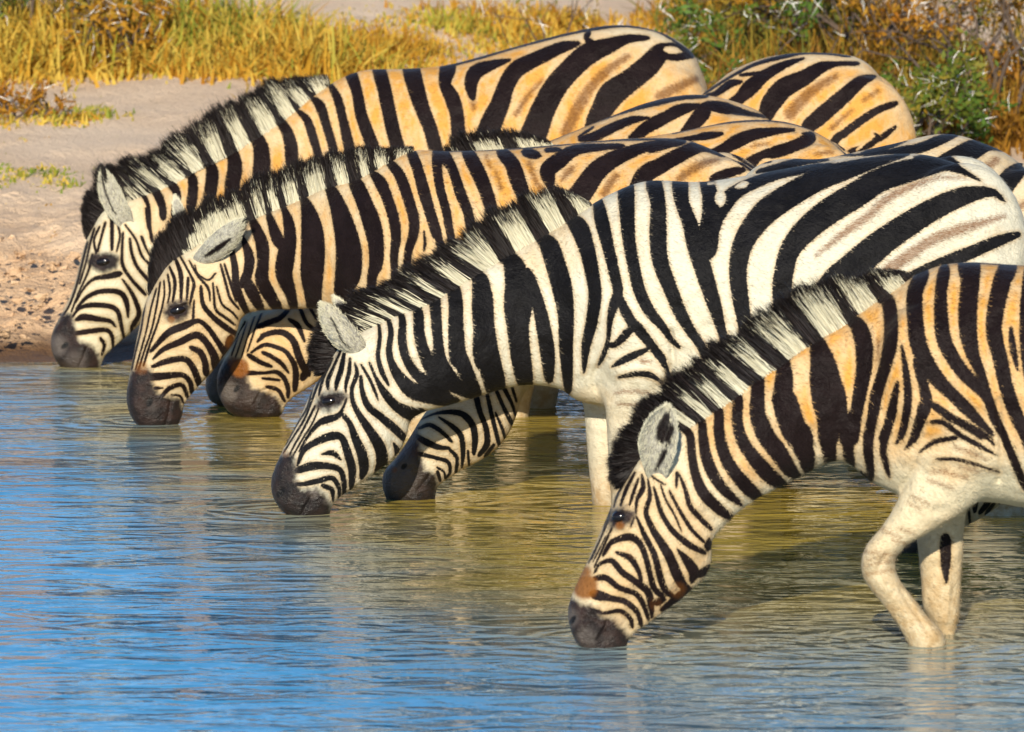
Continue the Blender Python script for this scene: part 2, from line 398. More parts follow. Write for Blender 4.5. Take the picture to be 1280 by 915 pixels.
    me.vertices.foreach_set('co', (P-org).astype(np.float32).ravel()); me.update()
    # ---- the coat
    marks = [(f, Q + np.array([shift[0], shift[1], 0])) for f, Q in parse_marks(z['marks'])]
    sc = 1.0 / S_PX
    blk = [Q for f, Q in marks if not set('wbr') & set(f)]; wht = [Q for f, Q in marks if 'w' in f]; brn = [Q for f, Q in marks if 'b' in f]
    def coat(px, py):
        d = stroke_field(px, py, blk, 12.)
        if wht: d = np.maximum(d, -stroke_field(px, py, wht, 12.))
        return d
    def attrs(me, px, py, Pz, ear=False, earmarks=()):
        n = len(px)
        if ear:
            d = stroke_field(px, py, list(earmarks), 12.) if len(earmarks) else np.full(n, 12.); b = np.full(n, 12.)
        else: d = coat(px, py); b = stroke_field(px, py, brn, 12.) if brn else np.full(n, 12.)
        set_attr(me, 'stripe', d*sc); set_attr(me, 'brown', b*sc)
        tn = np.zeros(n)
        for X, Y, rx, ry, a in z.get('tan', []):
            tn = np.maximum(tn, a*(1-sstep(.55, 1.25, np.hypot((px-X-shift[0])/rx, (py-Y-shift[1])/ry))))
        set_attr(me, 'tan', np.zeros(n) if ear else tn)
        mz = np.full(n, .05); gr = np.zeros(n); ho = np.zeros(n); ru = np.zeros(n)
        if not ear:
            if 'muzzle' in z: mz = poly_field(px-shift[0], py-shift[1], z['muzzle'])*sc
            for Q in z.get('darkskin', []): mz = np.minimum(mz, poly_field(px-shift[0], py-shift[1], Q)*sc - .007)
            for X, Y, r, a in z.get('grey', []): gr = np.maximum(gr, a*(1-sstep(.3, 1.1, np.hypot(px-X-shift[0], py-Y-shift[1])/r)))
            for X, Y, r, a in z.get('rust', []): ru = np.maximum(ru, a*(1-sstep(.35, 1.2, np.hypot(px-X-shift[0], py-Y-shift[1])/r)))
            for X, Y, rx, ry, ang in z.get('hole', []):
                c, s = math.cos(R(ang)), math.sin(R(ang)); ux = (px-X-shift[0])*c+(py-Y-shift[1])*s; uy = -(px-X-shift[0])*s+(py-Y-shift[1])*c
                ho = np.maximum(ho, 1-sstep(.7, 1.25, np.hypot(ux/rx, uy/ry)))
        set_attr(me, 'muzzle', mz); set_attr(me, 'grey', gr); set_attr(me, 'rust', ru); set_attr(me, 'hole', ho)
        set_attr(me, 'head', 1-sstep(x_h-15, x_h+35, px))
        set_attr(me, 'ear', np.full(n, 1.0 if ear else 0.0))
        hd = sstep(x_h-10, x_h+60, px)
        set_attr(me, 'mud', (1-sstep(.02, z.get('mudh', .16), Pz))*hd*.8)
    px, py, dc = pxof(P); attrs(me, px, py, P[:, 2])
    me.materials.append(z['mat']); me.polygons.foreach_set('use_smooth', [True]*len(me.polygons))
    body = bpy.data.objects.new('body', me); COL.objects.link(body); body.parent = root
    # ---- ears, joined to the body mesh
    ears = []; ear_pts = []
    for e in z.get('ears', []):
        bx, by = np.array(e['base'])+shift; tx, ty = np.array(e['tip'])+shift; dcb = depth(bx)
        n, m = 22, 13; A = np.array([tx-bx, ty-by]); L = np.hypot(*A); ax = A/L; pr = np.array([-ax[1], ax[0]])
        for sgn in ((-1, 1) if e.get('both') else (e.get('side', -1),)):
            G = np.zeros((2, n, m, 3))
            for i in range(n):
                s = i/(n-1); wd = .9*e['w']*L*(np.interp(s, [0, .12, .4, .62, .8, .92, 1], [.34, .60, 1, 1.0, .80, .52, .10]))
                for j in range(m):
                    q = (j/(m-1)*2-1)*e.get('arc', 1.25); bend = e.get('bend', 0)*math.sin(math.pi*s)*L
                    P2 = np.array([bx, by]) + ax*L*(s*1.12-.12) + pr*(wd*math.sin(q)/math.sin(min(e.get('arc', 1.25), 1.57)) + bend)
                    yo = dcb + sgn*((e['y0']-.045)*(1-s)**3+e['y0']*(1-(1-s)**3)*(1-s)+e['y1']*s) + e['cup']*(-sgn if False else 1)*(1-math.cos(q))*wd/S_PX*1.1
                    for kk, th in ((0, -.004), (1, .004)):
                        thk = th*(1.0 if 0 < j < m-1 and i < n-1 else .3)
                        X, Z = unproj(*P2, yo); G[kk, i, j] = (float(X), yo + thk, float(Z))
            Vv = G.reshape(-1, 3); idx = np.arange(2*n*m).reshape(2, n, m); Ff = []
            for i in range(n-1):
                for j in range(m-1):
                    Ff.append([idx[0,i,j], idx[0,i,j+1], idx[0,i+1,j+1], idx[0,i+1,j]]); Ff.append([idx[1,i,j], idx[1,i+1,j], idx[1,i+1,j+1], idx[1,i,j+1]])
                for j, fl in ((0, 0), (m-1, 1)):
                    f = [idx[0,i,j], idx[0,i+1,j], idx[1,i+1,j], idx[1,i,j]]; Ff.append(f if fl else f[::-1])
            for j in range(m-1): Ff.append([idx[0,n-1,j], idx[0,n-1,j+1], idx[1,n-1,j+1], idx[1,n-1,j]])
            eo = mesh_obj('ear_tmp', W2L(Vv), [[int(a) for a in f] for f in Ff], z['mat'])
            em = eo.modifiers.new('s', 'SUBSURF'); em.levels = 2; em.render_levels = 2
            ev = eo.evaluated_get(bpy.context.evaluated_depsgraph_get()); em_ = bpy.data.meshes.new_from_object(ev); bpy.data.objects.remove(eo)
            k = len(em_.vertices); Q = np.empty(k*3, np.float32); em_.vertices.foreach_get('co', Q); Q = Q.reshape(-1, 3)+org
            qx, qy, _ = pxof(Q)
            earm = [q for f, q in marks if 'r' in f] if sgn == e.get('side', -1) else []
            attrs(em_, qx, qy, Q[:, 2], True, earm); ears.append(em_)
            b3 = np.array([*[float(q) for q in unproj(bx, by, dcb)], 0]); t3 = np.array([*[float(q) for q in unproj(tx, ty, dcb)], 0]); a3 = np.array([t3[0]-b3[0], 0, t3[1]-b3[1]]); a3 /= np.linalg.norm(a3)
            ear_pts.append(((Q, a3), sgn, stroke_field(qx, qy, earm, 12.) if earm else np.full(k, 12.)))
    # ---- short coat hair lying along the body, part of the same surface
    nf = int(z.get('fur', 0)*1.6)
    if nf:
        nr = np.empty(nv*3, np.float32); me.vertices.foreach_get('normal', nr); nr = nr.reshape(-1, 3).astype(float)
        hd = 1-sstep(x_h-15, x_h+35, px); mzv = np.empty(nv, np.float32); me.attributes['muzzle'].data.foreach_get('value', mzv)
        wgt = np.where(hd > .5, .30, 1.0)*(mzv > .006)*(P[:, 2] > -.05); wgt = wgt/wgt.sum()
        pk = RNG.choice(nv, nf, p=wgt); r0 = P[pk] + RNG.normal(0, .0025, (nf, 3)); nn = nr[pk]; h_ = hd[pk][:, None]
        hx = np.array([st[-1][0]-st[z['head']][0], 0, -(st[-1][1]-st[z['head']][1])]); hx /= np.linalg.norm(hx)
        fl = np.array([.85, 0, -.55])*(1-h_) + hx*h_ + RNG.normal(0, .16, (nf, 3)); fl -= nn*(fl*nn).sum(1)[:, None]; fl /= np.linalg.norm(fl, axis=1)[:, None]+1e-9
        sdv = np.cross(fl, nn); L_ = (RNG.uniform(.006, .0115, nf)*(1-.5*h_[:, 0]))[:, None]; wv = .00052*RNG.uniform(.7, 1.3, nf)[:, None]
        r0 -= nn*.001; tip = r0 + fl*L_ + nn*RNG.uniform(.001, .0030, nf)[:, None]
        W = np.stack([r0-sdv*wv, r0+sdv*wv, tip+sdv*wv*.25, tip-sdv*wv*.25], 1).reshape(-1, 3)
        fo = fast_mesh('hair_tmp', W-org, np.arange(nf*4).reshape(-1, 4), z['mat']); fm = fo.data; bpy.data.objects.remove(fo)
        for a_ in [a.name for a in me.attributes if a.data_type == 'FLOAT' and a.domain == 'POINT']:
            v_ = np.empty(nv, np.float32); me.attributes[a_].data.foreach_get('value', v_); set_attr(fm, a_, np.repeat(v_[pk], 4))
        ears.append(fm)
    if ears:
        bm = bmesh.new(); bm.from_mesh(me)
        for em_ in ears: bm.from_mesh(em_)
        bm.to_mesh(me); bm.free(); me.polygons.foreach_set('use_smooth', [True]*len(me.polygons))
    EH = []
    for em_, sgn, own in ear_pts:
        k = len(em_[0]); n = 2400; pick = RNG.integers(0, k, n); base = em_[0][pick]; ax = em_[1]
        inner = np.array([own[i] for i in pick])
        L_ = np.where(inner < 0, .022, RNG.uniform(.007, .013, n)); d = ax + RNG.normal(0, .28, (n, 3)); d /= np.linalg.norm(d, axis=1)[:, None]
        EH.append((base, d, L_, (inner < 0).astype(float), sgn))
    # ---- eyes
    if 'eye' in z:
        ex, ey, rx, ry, ang = z['eye']; ex += shift[0]; ey += shift[1]
        msk = np.hypot(px-ex, py-ey) < 4; dcx = float(depth(ex))
        near = P[msk & (P[:, 1] < dcx)]; yy = near[:, 1].mean() if len(near) else dcx-.07
        for sgn in (-1, 1):
            bmm = bmesh.new(); bmesh.ops.create_uvsphere(bmm, u_segments=28, v_segments=18, radius=1)
            X, Z = unproj(ex, ey, yy); yc = dcx + sgn*(dcx-yy) - sgn*.010
            Mx = Matrix.Translation(Vector((float(X), yc, float(Z)))-Vector(org)) @ Matrix.Rotation(R(ang), 4, 'Y') @ Matrix.Diagonal((rx/S_PX, .0165, ry/S_PX, 1))
            bmesh.ops.transform(bmm, matrix=Mx, verts=bmm.verts)
            em_ = bpy.data.meshes.new('eye'); bmm.to_mesh(em_); bmm.free(); em_.materials.append(EYE)
            em_.polygons.foreach_set('use_smooth', [True]*len(em_.polygons))
            eo = bpy.data.objects.new('eye', em_); COL.objects.link(eo); eo.parent = root
    # ---- mane
    if 'mane' in z:
        mn = z['mane']; Bc = np.array(mn['base'], float); Oc = np.array(mn['outer'], float)
        Bc[:, :2] += shift; Oc[:, :2] += shift
        n = int(mn.get('n', 5000)*1.9); ts = RNG.uniform(0, 1, n)
        Bd = crom(Bc, 8); Od = crom(Oc, 8); sl = np.concatenate([[0], np.cumsum(np.hypot(*np.diff(Bd[:, :2], axis=0).T))]); sl /= sl[-1]
        def at(C, t): return np.column_stack([np.interp(t, sl, C[:, k]) for k in range(C.shape[1])])
        b = at(Bd, ts); o = at(Od, np.clip(ts + RNG.normal(0, mn.get('splay', .006), n), 0, 1))
        inw = (b[:, :2]-o[:, :2]); Ln = np.hypot(inw[:, 0], inw[:, 1])+1e-6; inw /= Ln[:, None]
        ln = RNG.uniform(.66, 1.0, n)**.5; ln *= .93 + .22*vnoise(ts*90, ts*0, 3); strag = RNG.random(n) < .05; ln[strag] *= 1.12
        lat = RNG.normal(0, .010, n)*b[:, 2]/.018*1.0
        lat = np.clip(lat, -.022, .022)
        root_px = b[:, :2] + inw*RNG.uniform(2, 7, n)[:, None]
        clump = (vnoise(ts*120, ts*0+.5, 9)-.5)*2.4
        tip_px = root_px + (o[:, :2]-root_px)*ln[:, None] + RNG.normal(0, 1.2, (n, 2)) + np.column_stack([clump, clump*.5])
        seg = 4; Vv = np.zeros((n, seg+1, 2, 3)); tone = np.zeros((n, seg+1, 2))
        # colour of a hair: that of the coat at its root; tips and the forelock are dark hair
        dd = coat(b[:, 0]+inw[:, 0]*7, b[:, 1]+inw[:, 1]*7) + RNG.normal(0, .9, n)
        rt = (dd < 0).astype(float); dk = o[:, 2]               # o[:,2]: share of the hair that is dark from the tip
        rt = np.where(RNG.random(n) < b[:, 3], 1.0, rt)         # b[:,3]: forelock, always dark
        dkn = np.clip(np.where(dk > .9, dk, dk*.72) + RNG.normal(0, .09, n)*(dk > 0.02), 0, 1); dstr = RNG.random(n) < .05
        dcx = depth(b[:, 0]); bow = RNG.normal(0, 1.0, n)*1.6
        for k in range(seg+1):
            s = k/seg; q = root_px*(1-s) + tip_px*s; q = q + (np.column_stack([-inw[:, 1], inw[:, 0]])*bow[:, None])*math.sin(math.pi*s)
            hw = mn.get('hw', .0017)*.72*(1-s*.85)*S_PX*RNG.uniform(.8, 1.2, n)
            perp = np.column_stack([-inw[:, 1], inw[:, 0]])
            tn_ = np.where(s > 1-dkn, 1.0, rt); tn_ = np.where(dstr & (s > .35), 1.0, tn_)
            for e, sg in ((0, -1), (1, 1)):
                yy = dcx + lat*(1+.5*s) + RNG.normal(0, .0008, n); X, Z = unproj(q[:, 0]+perp[:, 0]*hw*sg, q[:, 1]+perp[:, 1]*hw*sg, yy)
                Vv[:, k, e] = np.column_stack([X, yy, Z]); tone[:, k, e] = tn_
        nmane = n
        for base, d, L_, tn_, sgn in EH:                         # soft hair of the ears
            k = len(base); W = np.zeros((k, seg+1, 2, 3)); sd_ = np.cross(d, [0, 1, 0]); sd_ /= np.linalg.norm(sd_, axis=1)[:, None]+1e-9
            for q in range(seg+1):
                c_ = base + d*(L_*q/seg)[:, None] + np.array([0, -.003, 0])*(1 if sgn < 0 else -1)*math.sin(2.2*q/seg); hw_ = .00055*(1-.85*q/seg)
                W[:, q, 0] = c_-sd_*hw_; W[:, q, 1] = c_+sd_*hw_
            Vv = np.concatenate([Vv, W]); tone = np.concatenate([tone, np.repeat(tn_, (seg+1)*2).reshape(k, seg+1, 2)])
        n = len(Vv)
        idx = np.arange(n*(seg+1)*2).reshape(n, seg+1, 2)
        Ff = np.stack([idx[:, :-1, 0], idx[:, :-1, 1], idx[:, 1:, 1], idx[:, 1:, 0]], -1).reshape(-1, 4)
        mo = fast_mesh('mane', W2L(Vv.reshape(-1, 3)), Ff, z['manemat'], root, smooth=False); set_attr(mo.data, 'tone', tone.ravel()); set_attr(mo.data, 'var', np.repeat(RNG.random(n)**1.6*np.where(np.arange(n) < nmane, 1, .45), (seg+1)*2))
    # ---- tail hair
    if 'tail' in z:
        tx, ty, n = z['tail']; tx += shift[0]; ty += shift[1]; n = 900; dcx = float(depth(tx)); seg = 8
        X0, Z0 = unproj(tx, ty, dcx); Vv = np.zeros((n, seg+1, 2, 3)); s0 = RNG.uniform(0, .55, n); a = RNG.uniform(0, 6.28, n); r = RNG.uniform(0, 1, n)**.5
        for k in range(seg+1):
            s = np.clip(s0 + (1-s0)*k/seg, 0, 1); wd = .022+.10*np.clip(s-.45, 0, 1)*(1.15-s)
            cx = X0 + .05*np.sin(s*1.6)+r*np.cos(a)*wd; cy = dcx + r*np.sin(a)*wd; cz = Z0 - s*.62
            for e, sg in ((0, -1), (1, 1)): Vv[:, k, e] = np.column_stack([cx+sg*.0016*np.cos(a*3), cy+sg*.0016*np.sin(a*3), cz])
        idx = np.arange(n*(seg+1)*2).reshape(n, seg+1, 2)
        Ff = np.stack([idx[:, :-1, 0], idx[:, :-1, 1], idx[:, 1:, 1], idx[:, 1:, 0]], -1).reshape(-1, 4)
        to = fast_mesh('tail', W2L(Vv.reshape(-1, 3)), Ff, z['manemat'], root, smooth=False)
        set_attr(to.data, 'var', np.repeat(RNG.random(n), (seg+1)*2)); set_attr(to.data, 'tone', ((s0[:, None]+(1-s0[:, None])*np.arange(seg+1)/seg)[:, :, None]*np.ones(2) > RNG.uniform(.25, .75, n)[:, None, None]).astype(float).ravel())
    return root
# ------------------------------------------------------------------ the zebras, traced from the photograph
CREAM = (.62, .55, .39)
M1 = coat_material('tan_coat', CREAM, (.585, .290, .060), (.0066, .0030, .0028), (.15, .060, .018), (.0130, .0085, .0075))
M3 = coat_material('white_coat', (.60, .565, .45), (.56, .40, .21), (.0038, .0034, .0040), (.19, .095, .048), (.0105, .0080, .0078))
MANE = mane_material('mane_hair', (.62, .575, .42), (.008, .005, .0045))
Z = {}
Z['back'] = dict(name='zebra', fur=45000, mat=M1, manemat=MANE, Dm=water_depth(458), Dt=24.05, xh=190, xt=420, origin=620,
  label='tan zebra farthest left, muzzle at the water below the brown bank',
  head=19,
  st=[(884,108,884,150,.05),(878,92,880,230,.16),(863,63,865,280,.22),(825,40,820,305,.25),(772,31,770,320,.27),(710,41,700,330,.28),(635,61,630,335,.29),
   (560,81,560,330,.27),(502,86,505,325,.25),(460,87,462,315,.21),(430,96,432,300,.17),(392,119,392,287,.145),(352,151,357,287,.12),(322,167,335,290,.105),
   (292,185,312,292,.10),(265,199,290,295,.095),(222,222,252,302,.09),(190,238,230,312,.09),(158,250,212,338,.092),
   (130,262,203,355,.095),(117,281,197,372,.10),(107,302,189,388,.10),(100,327,176,404,.093),(94,352,163,417,.083),(85,376,150,428,.072),(75,395,139,438,.063),
   (66,412,130,447,.058),(63,430,128,457,.057),(68,448,122,467,.05),(80,464,110,471,.03)],
  glegs=[(FORE,455,300,-.12),(FORE,485,300,.12),(HIND,825,310,-.13),(HIND,800,310,.13)],
  mass=[(470,240,.10,.14,.11,.22,-15),(815,180,.13,.19,.12,.27,12)],
  eye=(131,327,11.5,6.5,-8), form=[(131,317,15,5,-8,.009),(131,337,13,4,-6,.004),(150,390,34,26,35,.010),(80,433,8,6,60,-.007)],
  crease=[([(108,435),(103,450),(98,460)],2.0,-.005)],
  darkskin=[[(112,327),(119,320),(138,319),(146,323),(143,333),(130,338),(119,334)]],
  muzzle=[(77,392),(90,392),(94,410),(99,426),(113,431),(123,443),(128,470),(60,480),(55,430)], grey=[(70,432,20,.8),(95,452,22,.5)], hole=[(81,432,5.5,3,-40)],
  ears=[dict(base=(163,284),tip=(128,212),w=.20,y0=.085,y1=.10,cup=-.75,arc=1.2,side=-1,both=False,bend=-.06), dict(base=(178,270),tip=(190,222),w=.13,y0=.07,y1=.09,cup=.5,side=1)],
  tan=[(620,140,330,110,.98),(330,240,150,75,.95),(215,270,45,40,.55)], tail=(884,130,1),
  mane=dict(n=7000, base=[(112,300,.022,1),(122,277,.022,1),(140,258,.022,1),(158,250,.020,.4),(190,238,.018,0),(222,222,.018,0),(247,207,.018,0),(265,199,.018,0),(292,185,.018,0),(322,167,.018,0),(352,151,.018,0),(372,135,.018,0),(392,119,.016,0),(412,106,.012,0)],
     outer=[(104,286,1),(103,262,1),(110,237,1),(124,213,1),(150,203,.5),(186,190,.42),(215,172,.40),(240,152,.40),(268,135,.40),(297,125,.36),(322,108,.34),(345,99,.34),(372,96,.30),(408,93,.20)]),
  marks='''
  A 760,90,20 800,170,45 805,230,50 795,310,50
  eC 60,540,25 100,610,60 95,700,65 85,780,60
  eC 150,440,30 200,520,60 215,600,75 200,700,75
  eC 280,380,35 335,470,70 350,560,85 345,660,85
  eC 420,340,35 470,410,55 495,490,65 500,570,65
  eC 530,315,20 575,360,40 600,430,45 630,530,40
  eC 600,250,20 640,290,50 670,380,45 700,480,45 710,530,45
  eC 698,195,30 730,260,45 755,360,45 780,470,55
  eC 795,130,60 825,220,55 845,330,60 880,430,65 910,510,65
  eC 935,110,65 960,200,70 985,320,70 1010,430,70 1030,500,70
  eC 1095,106,85 1120,200,85 1150,300,75 1190,400,70 1215,490,70
  eD 0,300,80 -15,380,60 20,450,75 45,540,70 55,660,70
  D 300,262,20 220,285,50 140,320,75 115,380,65 122,440,36
  eD 640,180,30 560,200,60 430,260,75 340,310,85 290,390,85 260,480,95 215,580,110 190,680,110
  eD 990,150,25 900,155,45 800,190,80 700,230,110 620,300,110 540,390,115 480,500,120 440,600,130 420,670,130
  eD 1200,235,40 1140,245,40 1070,220,90 1000,290,110 900,370,115 820,430,130 770,510,110 730,590,90
  D 1080,185,22 1150,188,22 1210,235,30
  wD 1100,208,34 1138,212,34
  D 0,285,22 150,250,18 300,205,18 450,165,18 600,124,24 700,100,36 850,84,26 950,96,12 1060,122,10 1220,225,8
  D 700,130,30 690,150,22 720,180,40
  bD 900,240,30 800,310,45 720,390,50 660,480,60 620,560,60 590,620,60
  bD 1240,355,35 1150,395,50 1060,440,50
  bD 118,440,36 128,500,26
  bD 470,360,18 400,440,26 340,530,26
  A 640,100,20 690,190,45 725,250,40 715,340,40
  A 550,150,20 620,240,45 650,310,40 655,360,35
  A 490,160,20 540,230,30 570,280,25 585,330,20 590,420,18 600,480,18
  A 275,500,14 250,600,14 225,700,14 190,800,12 160,850,10
  A 335,420,12 310,480,12 320,540,12
  A 300,560,14 280,640,12 235,740,10 200,830,10
  A 310,430,14 290,500,14 270,590,10 240,690,10
  A 365,400,16 345,470,14 330,530,14
  A 400,370,20 400,440,22 400,520,18
  A 430,410,12 440,460,12 425,530,10
  A 455,450,14 450,540,16 455,610,20 500,680,20 560,745,20
  A 490,480,16 500,550,18 530,620,20 590,690,20
  A 470,410,10 520,480,14 550,560,16 600,610,14
  A 550,470,18 570,520,12 590,560,8
  A 571,330,16 580,410,14 600,460,14
  A 430,650,34 380,662,30 310,675,20 260,720,14 220,790,10
  A 455,680,10 490,730,20 520,790,26 535,850,26 510,900,26
  B 525,270,20 500,310,20 500,345,14
  A 480,860,14 475,800,28 450,750,30 400,735,28 330,740,26 270,770,22 225,820,14
  B 460,370,14 445,300,22 430,240,26 390,212,28 300,205,28 240,220,20 205,260,12
  B 415,310,12 390,285,22 330,275,30 260,265,36 230,275,26
  B 405,420,10 400,360,22 370,330,24 300,335,28 230,345,26
  B 350,450,12 362,405,20 345,375,18
  rA 540,300,14 553,360,20 520,410,16
  rA 352,165,6 365,230,6 400,320,6 420,350,5
  rA 360,140,30 372,190,14
  ''')
Z['second'] = dict(name='zebra', fur=55000, mat=M1, manemat=MANE, Dm=water_depth(530), Dt=21.85, xh=300, xt=480, origin=700,
  label='tan zebra with its full head and neck just behind the white zebra',
  head=18,
  st=[(968,262,968,320,.06),(957,238,960,390,.16),(940,213,940,420,.22),(907,195,900,435,.25),(857,175,850,445,.27),(790,173,780,450,.28),(710,180,700,452,.29),(620,187,620,450,.28),
   (560,189,565,445,.25),(517,188,520,435,.21),(490,200,485,415,.17),(462,215,460,398,.14),(435,227,440,390,.12),(407,234,415,387,.105),(380,247,395,386,.10),(332,267,352,387,.092),
   (290,284,318,389,.09),(255,300,303,396,.092),
   (215,325,299,408,.096),(196,350,294,424,.10),(184,372,289,434,.10),(178,391,277,450,.095),(172,417,265,466,.084),(167,442,252,480,.072),(162,465,240,493,.064),(159,482,231,505,.059),
   (158,502,229,518,.058),(163,520,224,530,.05),(175,536,210,540,.03)],
  glegs=[(FORE,525,425,-.12),(FORE,560,425,.12),(HIND,895,425,-.13),(HIND,870,425,.13)],
  mass=[(545,360,.10,.14,.11,.22,-15),(890,310,.13,.19,.12,.27,12)],
  eye=(222,388,12,7,-12), form=[(222,378,16,5,-12,.009),(222,399,13,4,-6,.004),(252,440,34,27,40,.010),(185,503,8,7,60,-.007)],
  crease=[([(213,502),(211,516),(207,530)],2.2,-.005)],
  darkskin=[[(208,390),(212,381),(232,378),(236,383),(232,393),(222,399),(211,397)]],
  muzzle=[(164,464),(176,459),(189,462),(191,478),(197,491),(212,497),(226,499),(231,518),(225,545),(160,550),(150,500)], grey=[(190,508,11,.4)], hole=[(187,503,6.5,3.6,-62)],
  ears=[dict(base=(247,326),tip=(305,275),w=.225,y0=.085,y1=.17,cup=1.15,arc=1.2,side=-1,bend=.04), dict(base=(232,300),tip=(219,246),w=.15,y0=.07,y1=.10,cup=.6,side=1)],
  tan=[(690,260,300,130,.90),(400,320,120,80,.78),(245,420,100,100,.42)], tail=(966,290,1),
  rust=[(177,460,13,.5),(214,400,7,.6),(290,428,14,.55)],
  mane=dict(n=7500, base=[(188,368,.022,1),(196,352,.022,1),(212,330,.022,1),(232,312,.022,.7),(255,300,.018,.1),(290,283,.018,0),(312,274,.018,0),(332,267,.018,0),(355,259,.018,0),(380,247,.018,0),(407,234,.018,0),(435,227,.018,0),(462,215,.018,0),(490,201,.016,0),(514,188,.010,0)],
     outer=[(187,352,1),(188,326,1),(197,296,1),(216,275,1),(243,258,.6),(276,244,.50),(300,233,.48),(322,221,.45),(345,211,.42),(372,203,.42),(400,195,.38),(428,188,.34),(455,184,.34),(488,184,.30),(516,183,.3)]),
  marks='''
  E 130,350,15 150,400,45 190,500,65 195,600,60 190,680,70 230,760,65 265,815,50
  E 215,330,20 240,400,45 270,480,60 305,520,40
  E 290,300,20 320,380,50 330,470,65 310,560,90 300,650,85 330,740,60 350,815,40
  E 385,245,20 420,330,70 440,430,110 445,540,120 440,650,115 445,740,90 450,820,70
  eE 500,190,20 540,240,60 580,340,90 610,450,115 625,550,130 620,650,130 600,730,100
  eE 630,150,20 660,200,70 700,290,80 740,400,90 760,500,80 760,600,70 740,670,50
  eE 735,140,25 780,190,60 820,280,55 850,380,55 860,470,50 850,570,40
  eE 830,95,40 880,160,55 920,270,55 950,380,55 945,460,50 920,550,40
  eE 940,50,50 970,130,55 1000,240,60 1030,340,55 1060,440,55 1075,480,40
  eE 1075,30,60 1065,100,50 1080,220,45 1110,330,45 1130,440,40
  eE 1090,50,70 1140,120,50 1180,240,55 1220,340,50 1230,390,50
  E 1000,440,8 1005,490,14 1000,530,10
  eF 100,165,60 140,240,75 180,330,70 210,420,65 230,480,50
  eF 275,168,60 320,220,75 345,290,80 375,370,70 390,410,60
  F 400,165,50 440,175,40
  F 500,150,26 550,148,24
  F 865,130,25 780,135,35 640,150,55 560,200,80 500,250,80 505,300,60 515,340,30
  eF 1150,110,20 1050,120,40 940,150,60 820,200,85 740,260,100 690,330,110 640,400,110 600,460,60
  eG 330,570,30 230,530,60 110,580,75 20,630,80 -60,680,90
  G 130,510,30 60,520,44 -20,540,50
  bF 620,240,30 590,270,35 570,300,15
  bF 840,280,35 810,320,40 780,370,40
  bG 310,600,25 230,620,40 120,690,40
  bF 240,260,16 265,340,22
  bF 405,215,25 440,310,30 475,355,25
  bF 190,180,14 215,240,12
  G 430,650,30 380,660,45 300,690,50
  F 0,155,8 400,138,8 800,102,8 1150,97,8
  G 0,478,14 150,490,12 330,560,14 500,668,10
  B 600,110,10 570,160,10 560,230,10 545,330,10 520,430,10 500,520,10
  B 620,130,10 595,220,10 570,340,10 545,430,10 520,520,10
  B 640,100,10 625,200,11 600,320,11 560,440,11 535,520,11
  B 660,90,10 660,170,10 630,290,12 590,400,12 560,500,12
  B 680,60,12 690,130,12 680,190,8
  B 690,20,14 715,90,20 705,180,14
  A 720,580,18 745,660,26 745,780,14
  A 780,680,18 775,770,14
  A 740,560,10 790,650,14 810,700,18 800,750,18 790,800,10
  A 790,590,10 830,660,14 880,720,16 890,780,8
  B 845,120,18 855,200,24 900,260,28 960,310,32 1020,350,26
  A 815,610,8 830,650,10 880,680,10 915,650,10
  A 905,700,10 910,760,14 920,830,16 970,870,18 1010,900,14
  A 925,720,10 950,800,14 1000,840,14 1025,870,10
  A 945,610,14 970,700,16 990,770,16 1030,820,12
  A 965,610,12 1000,720,16 1020,780,12
  A 1000,540,30 1015,620,36 1020,700,40 1045,780,40 1075,840,30
  A 1050,460,20 1085,560,50 1080,640,50 1060,690,50
  A 1085,710,60 1120,780,55 1150,835,30
  B 600,430,20 680,345,36 760,310,40 830,285,26 880,320,28 930,390,30 970,450,36
  B 810,190,10 805,280,16
  B 610,470,14 660,425,28 740,390,36 820,355,38 870,390,36 910,460,44 920,510,46
  B 610,510,20 680,485,32 760,475,32 800,510,34 830,580,36 835,610,20
  B 800,420,26 840,440,34 865,490,34 870,540,36
  B 600,565,40 660,560,38 750,555,28 790,590,28 800,640,24
  B 650,660,20 690,620,26 750,605,24 775,660,20
  B 620,620,20 650,620,10
  B 700,655,10 740,660,14 755,690,12
  B 990,380,40 975,450,44 950,490,20
  A 800,520,8 830,490,8
  rA 1066,378,8 1050,392,6
  rA 860,603,7 930,608,8 1002,562,8 1056,450,7 1066,380,7
  rA 870,560,16 930,520,30 985,480,16
  ''')
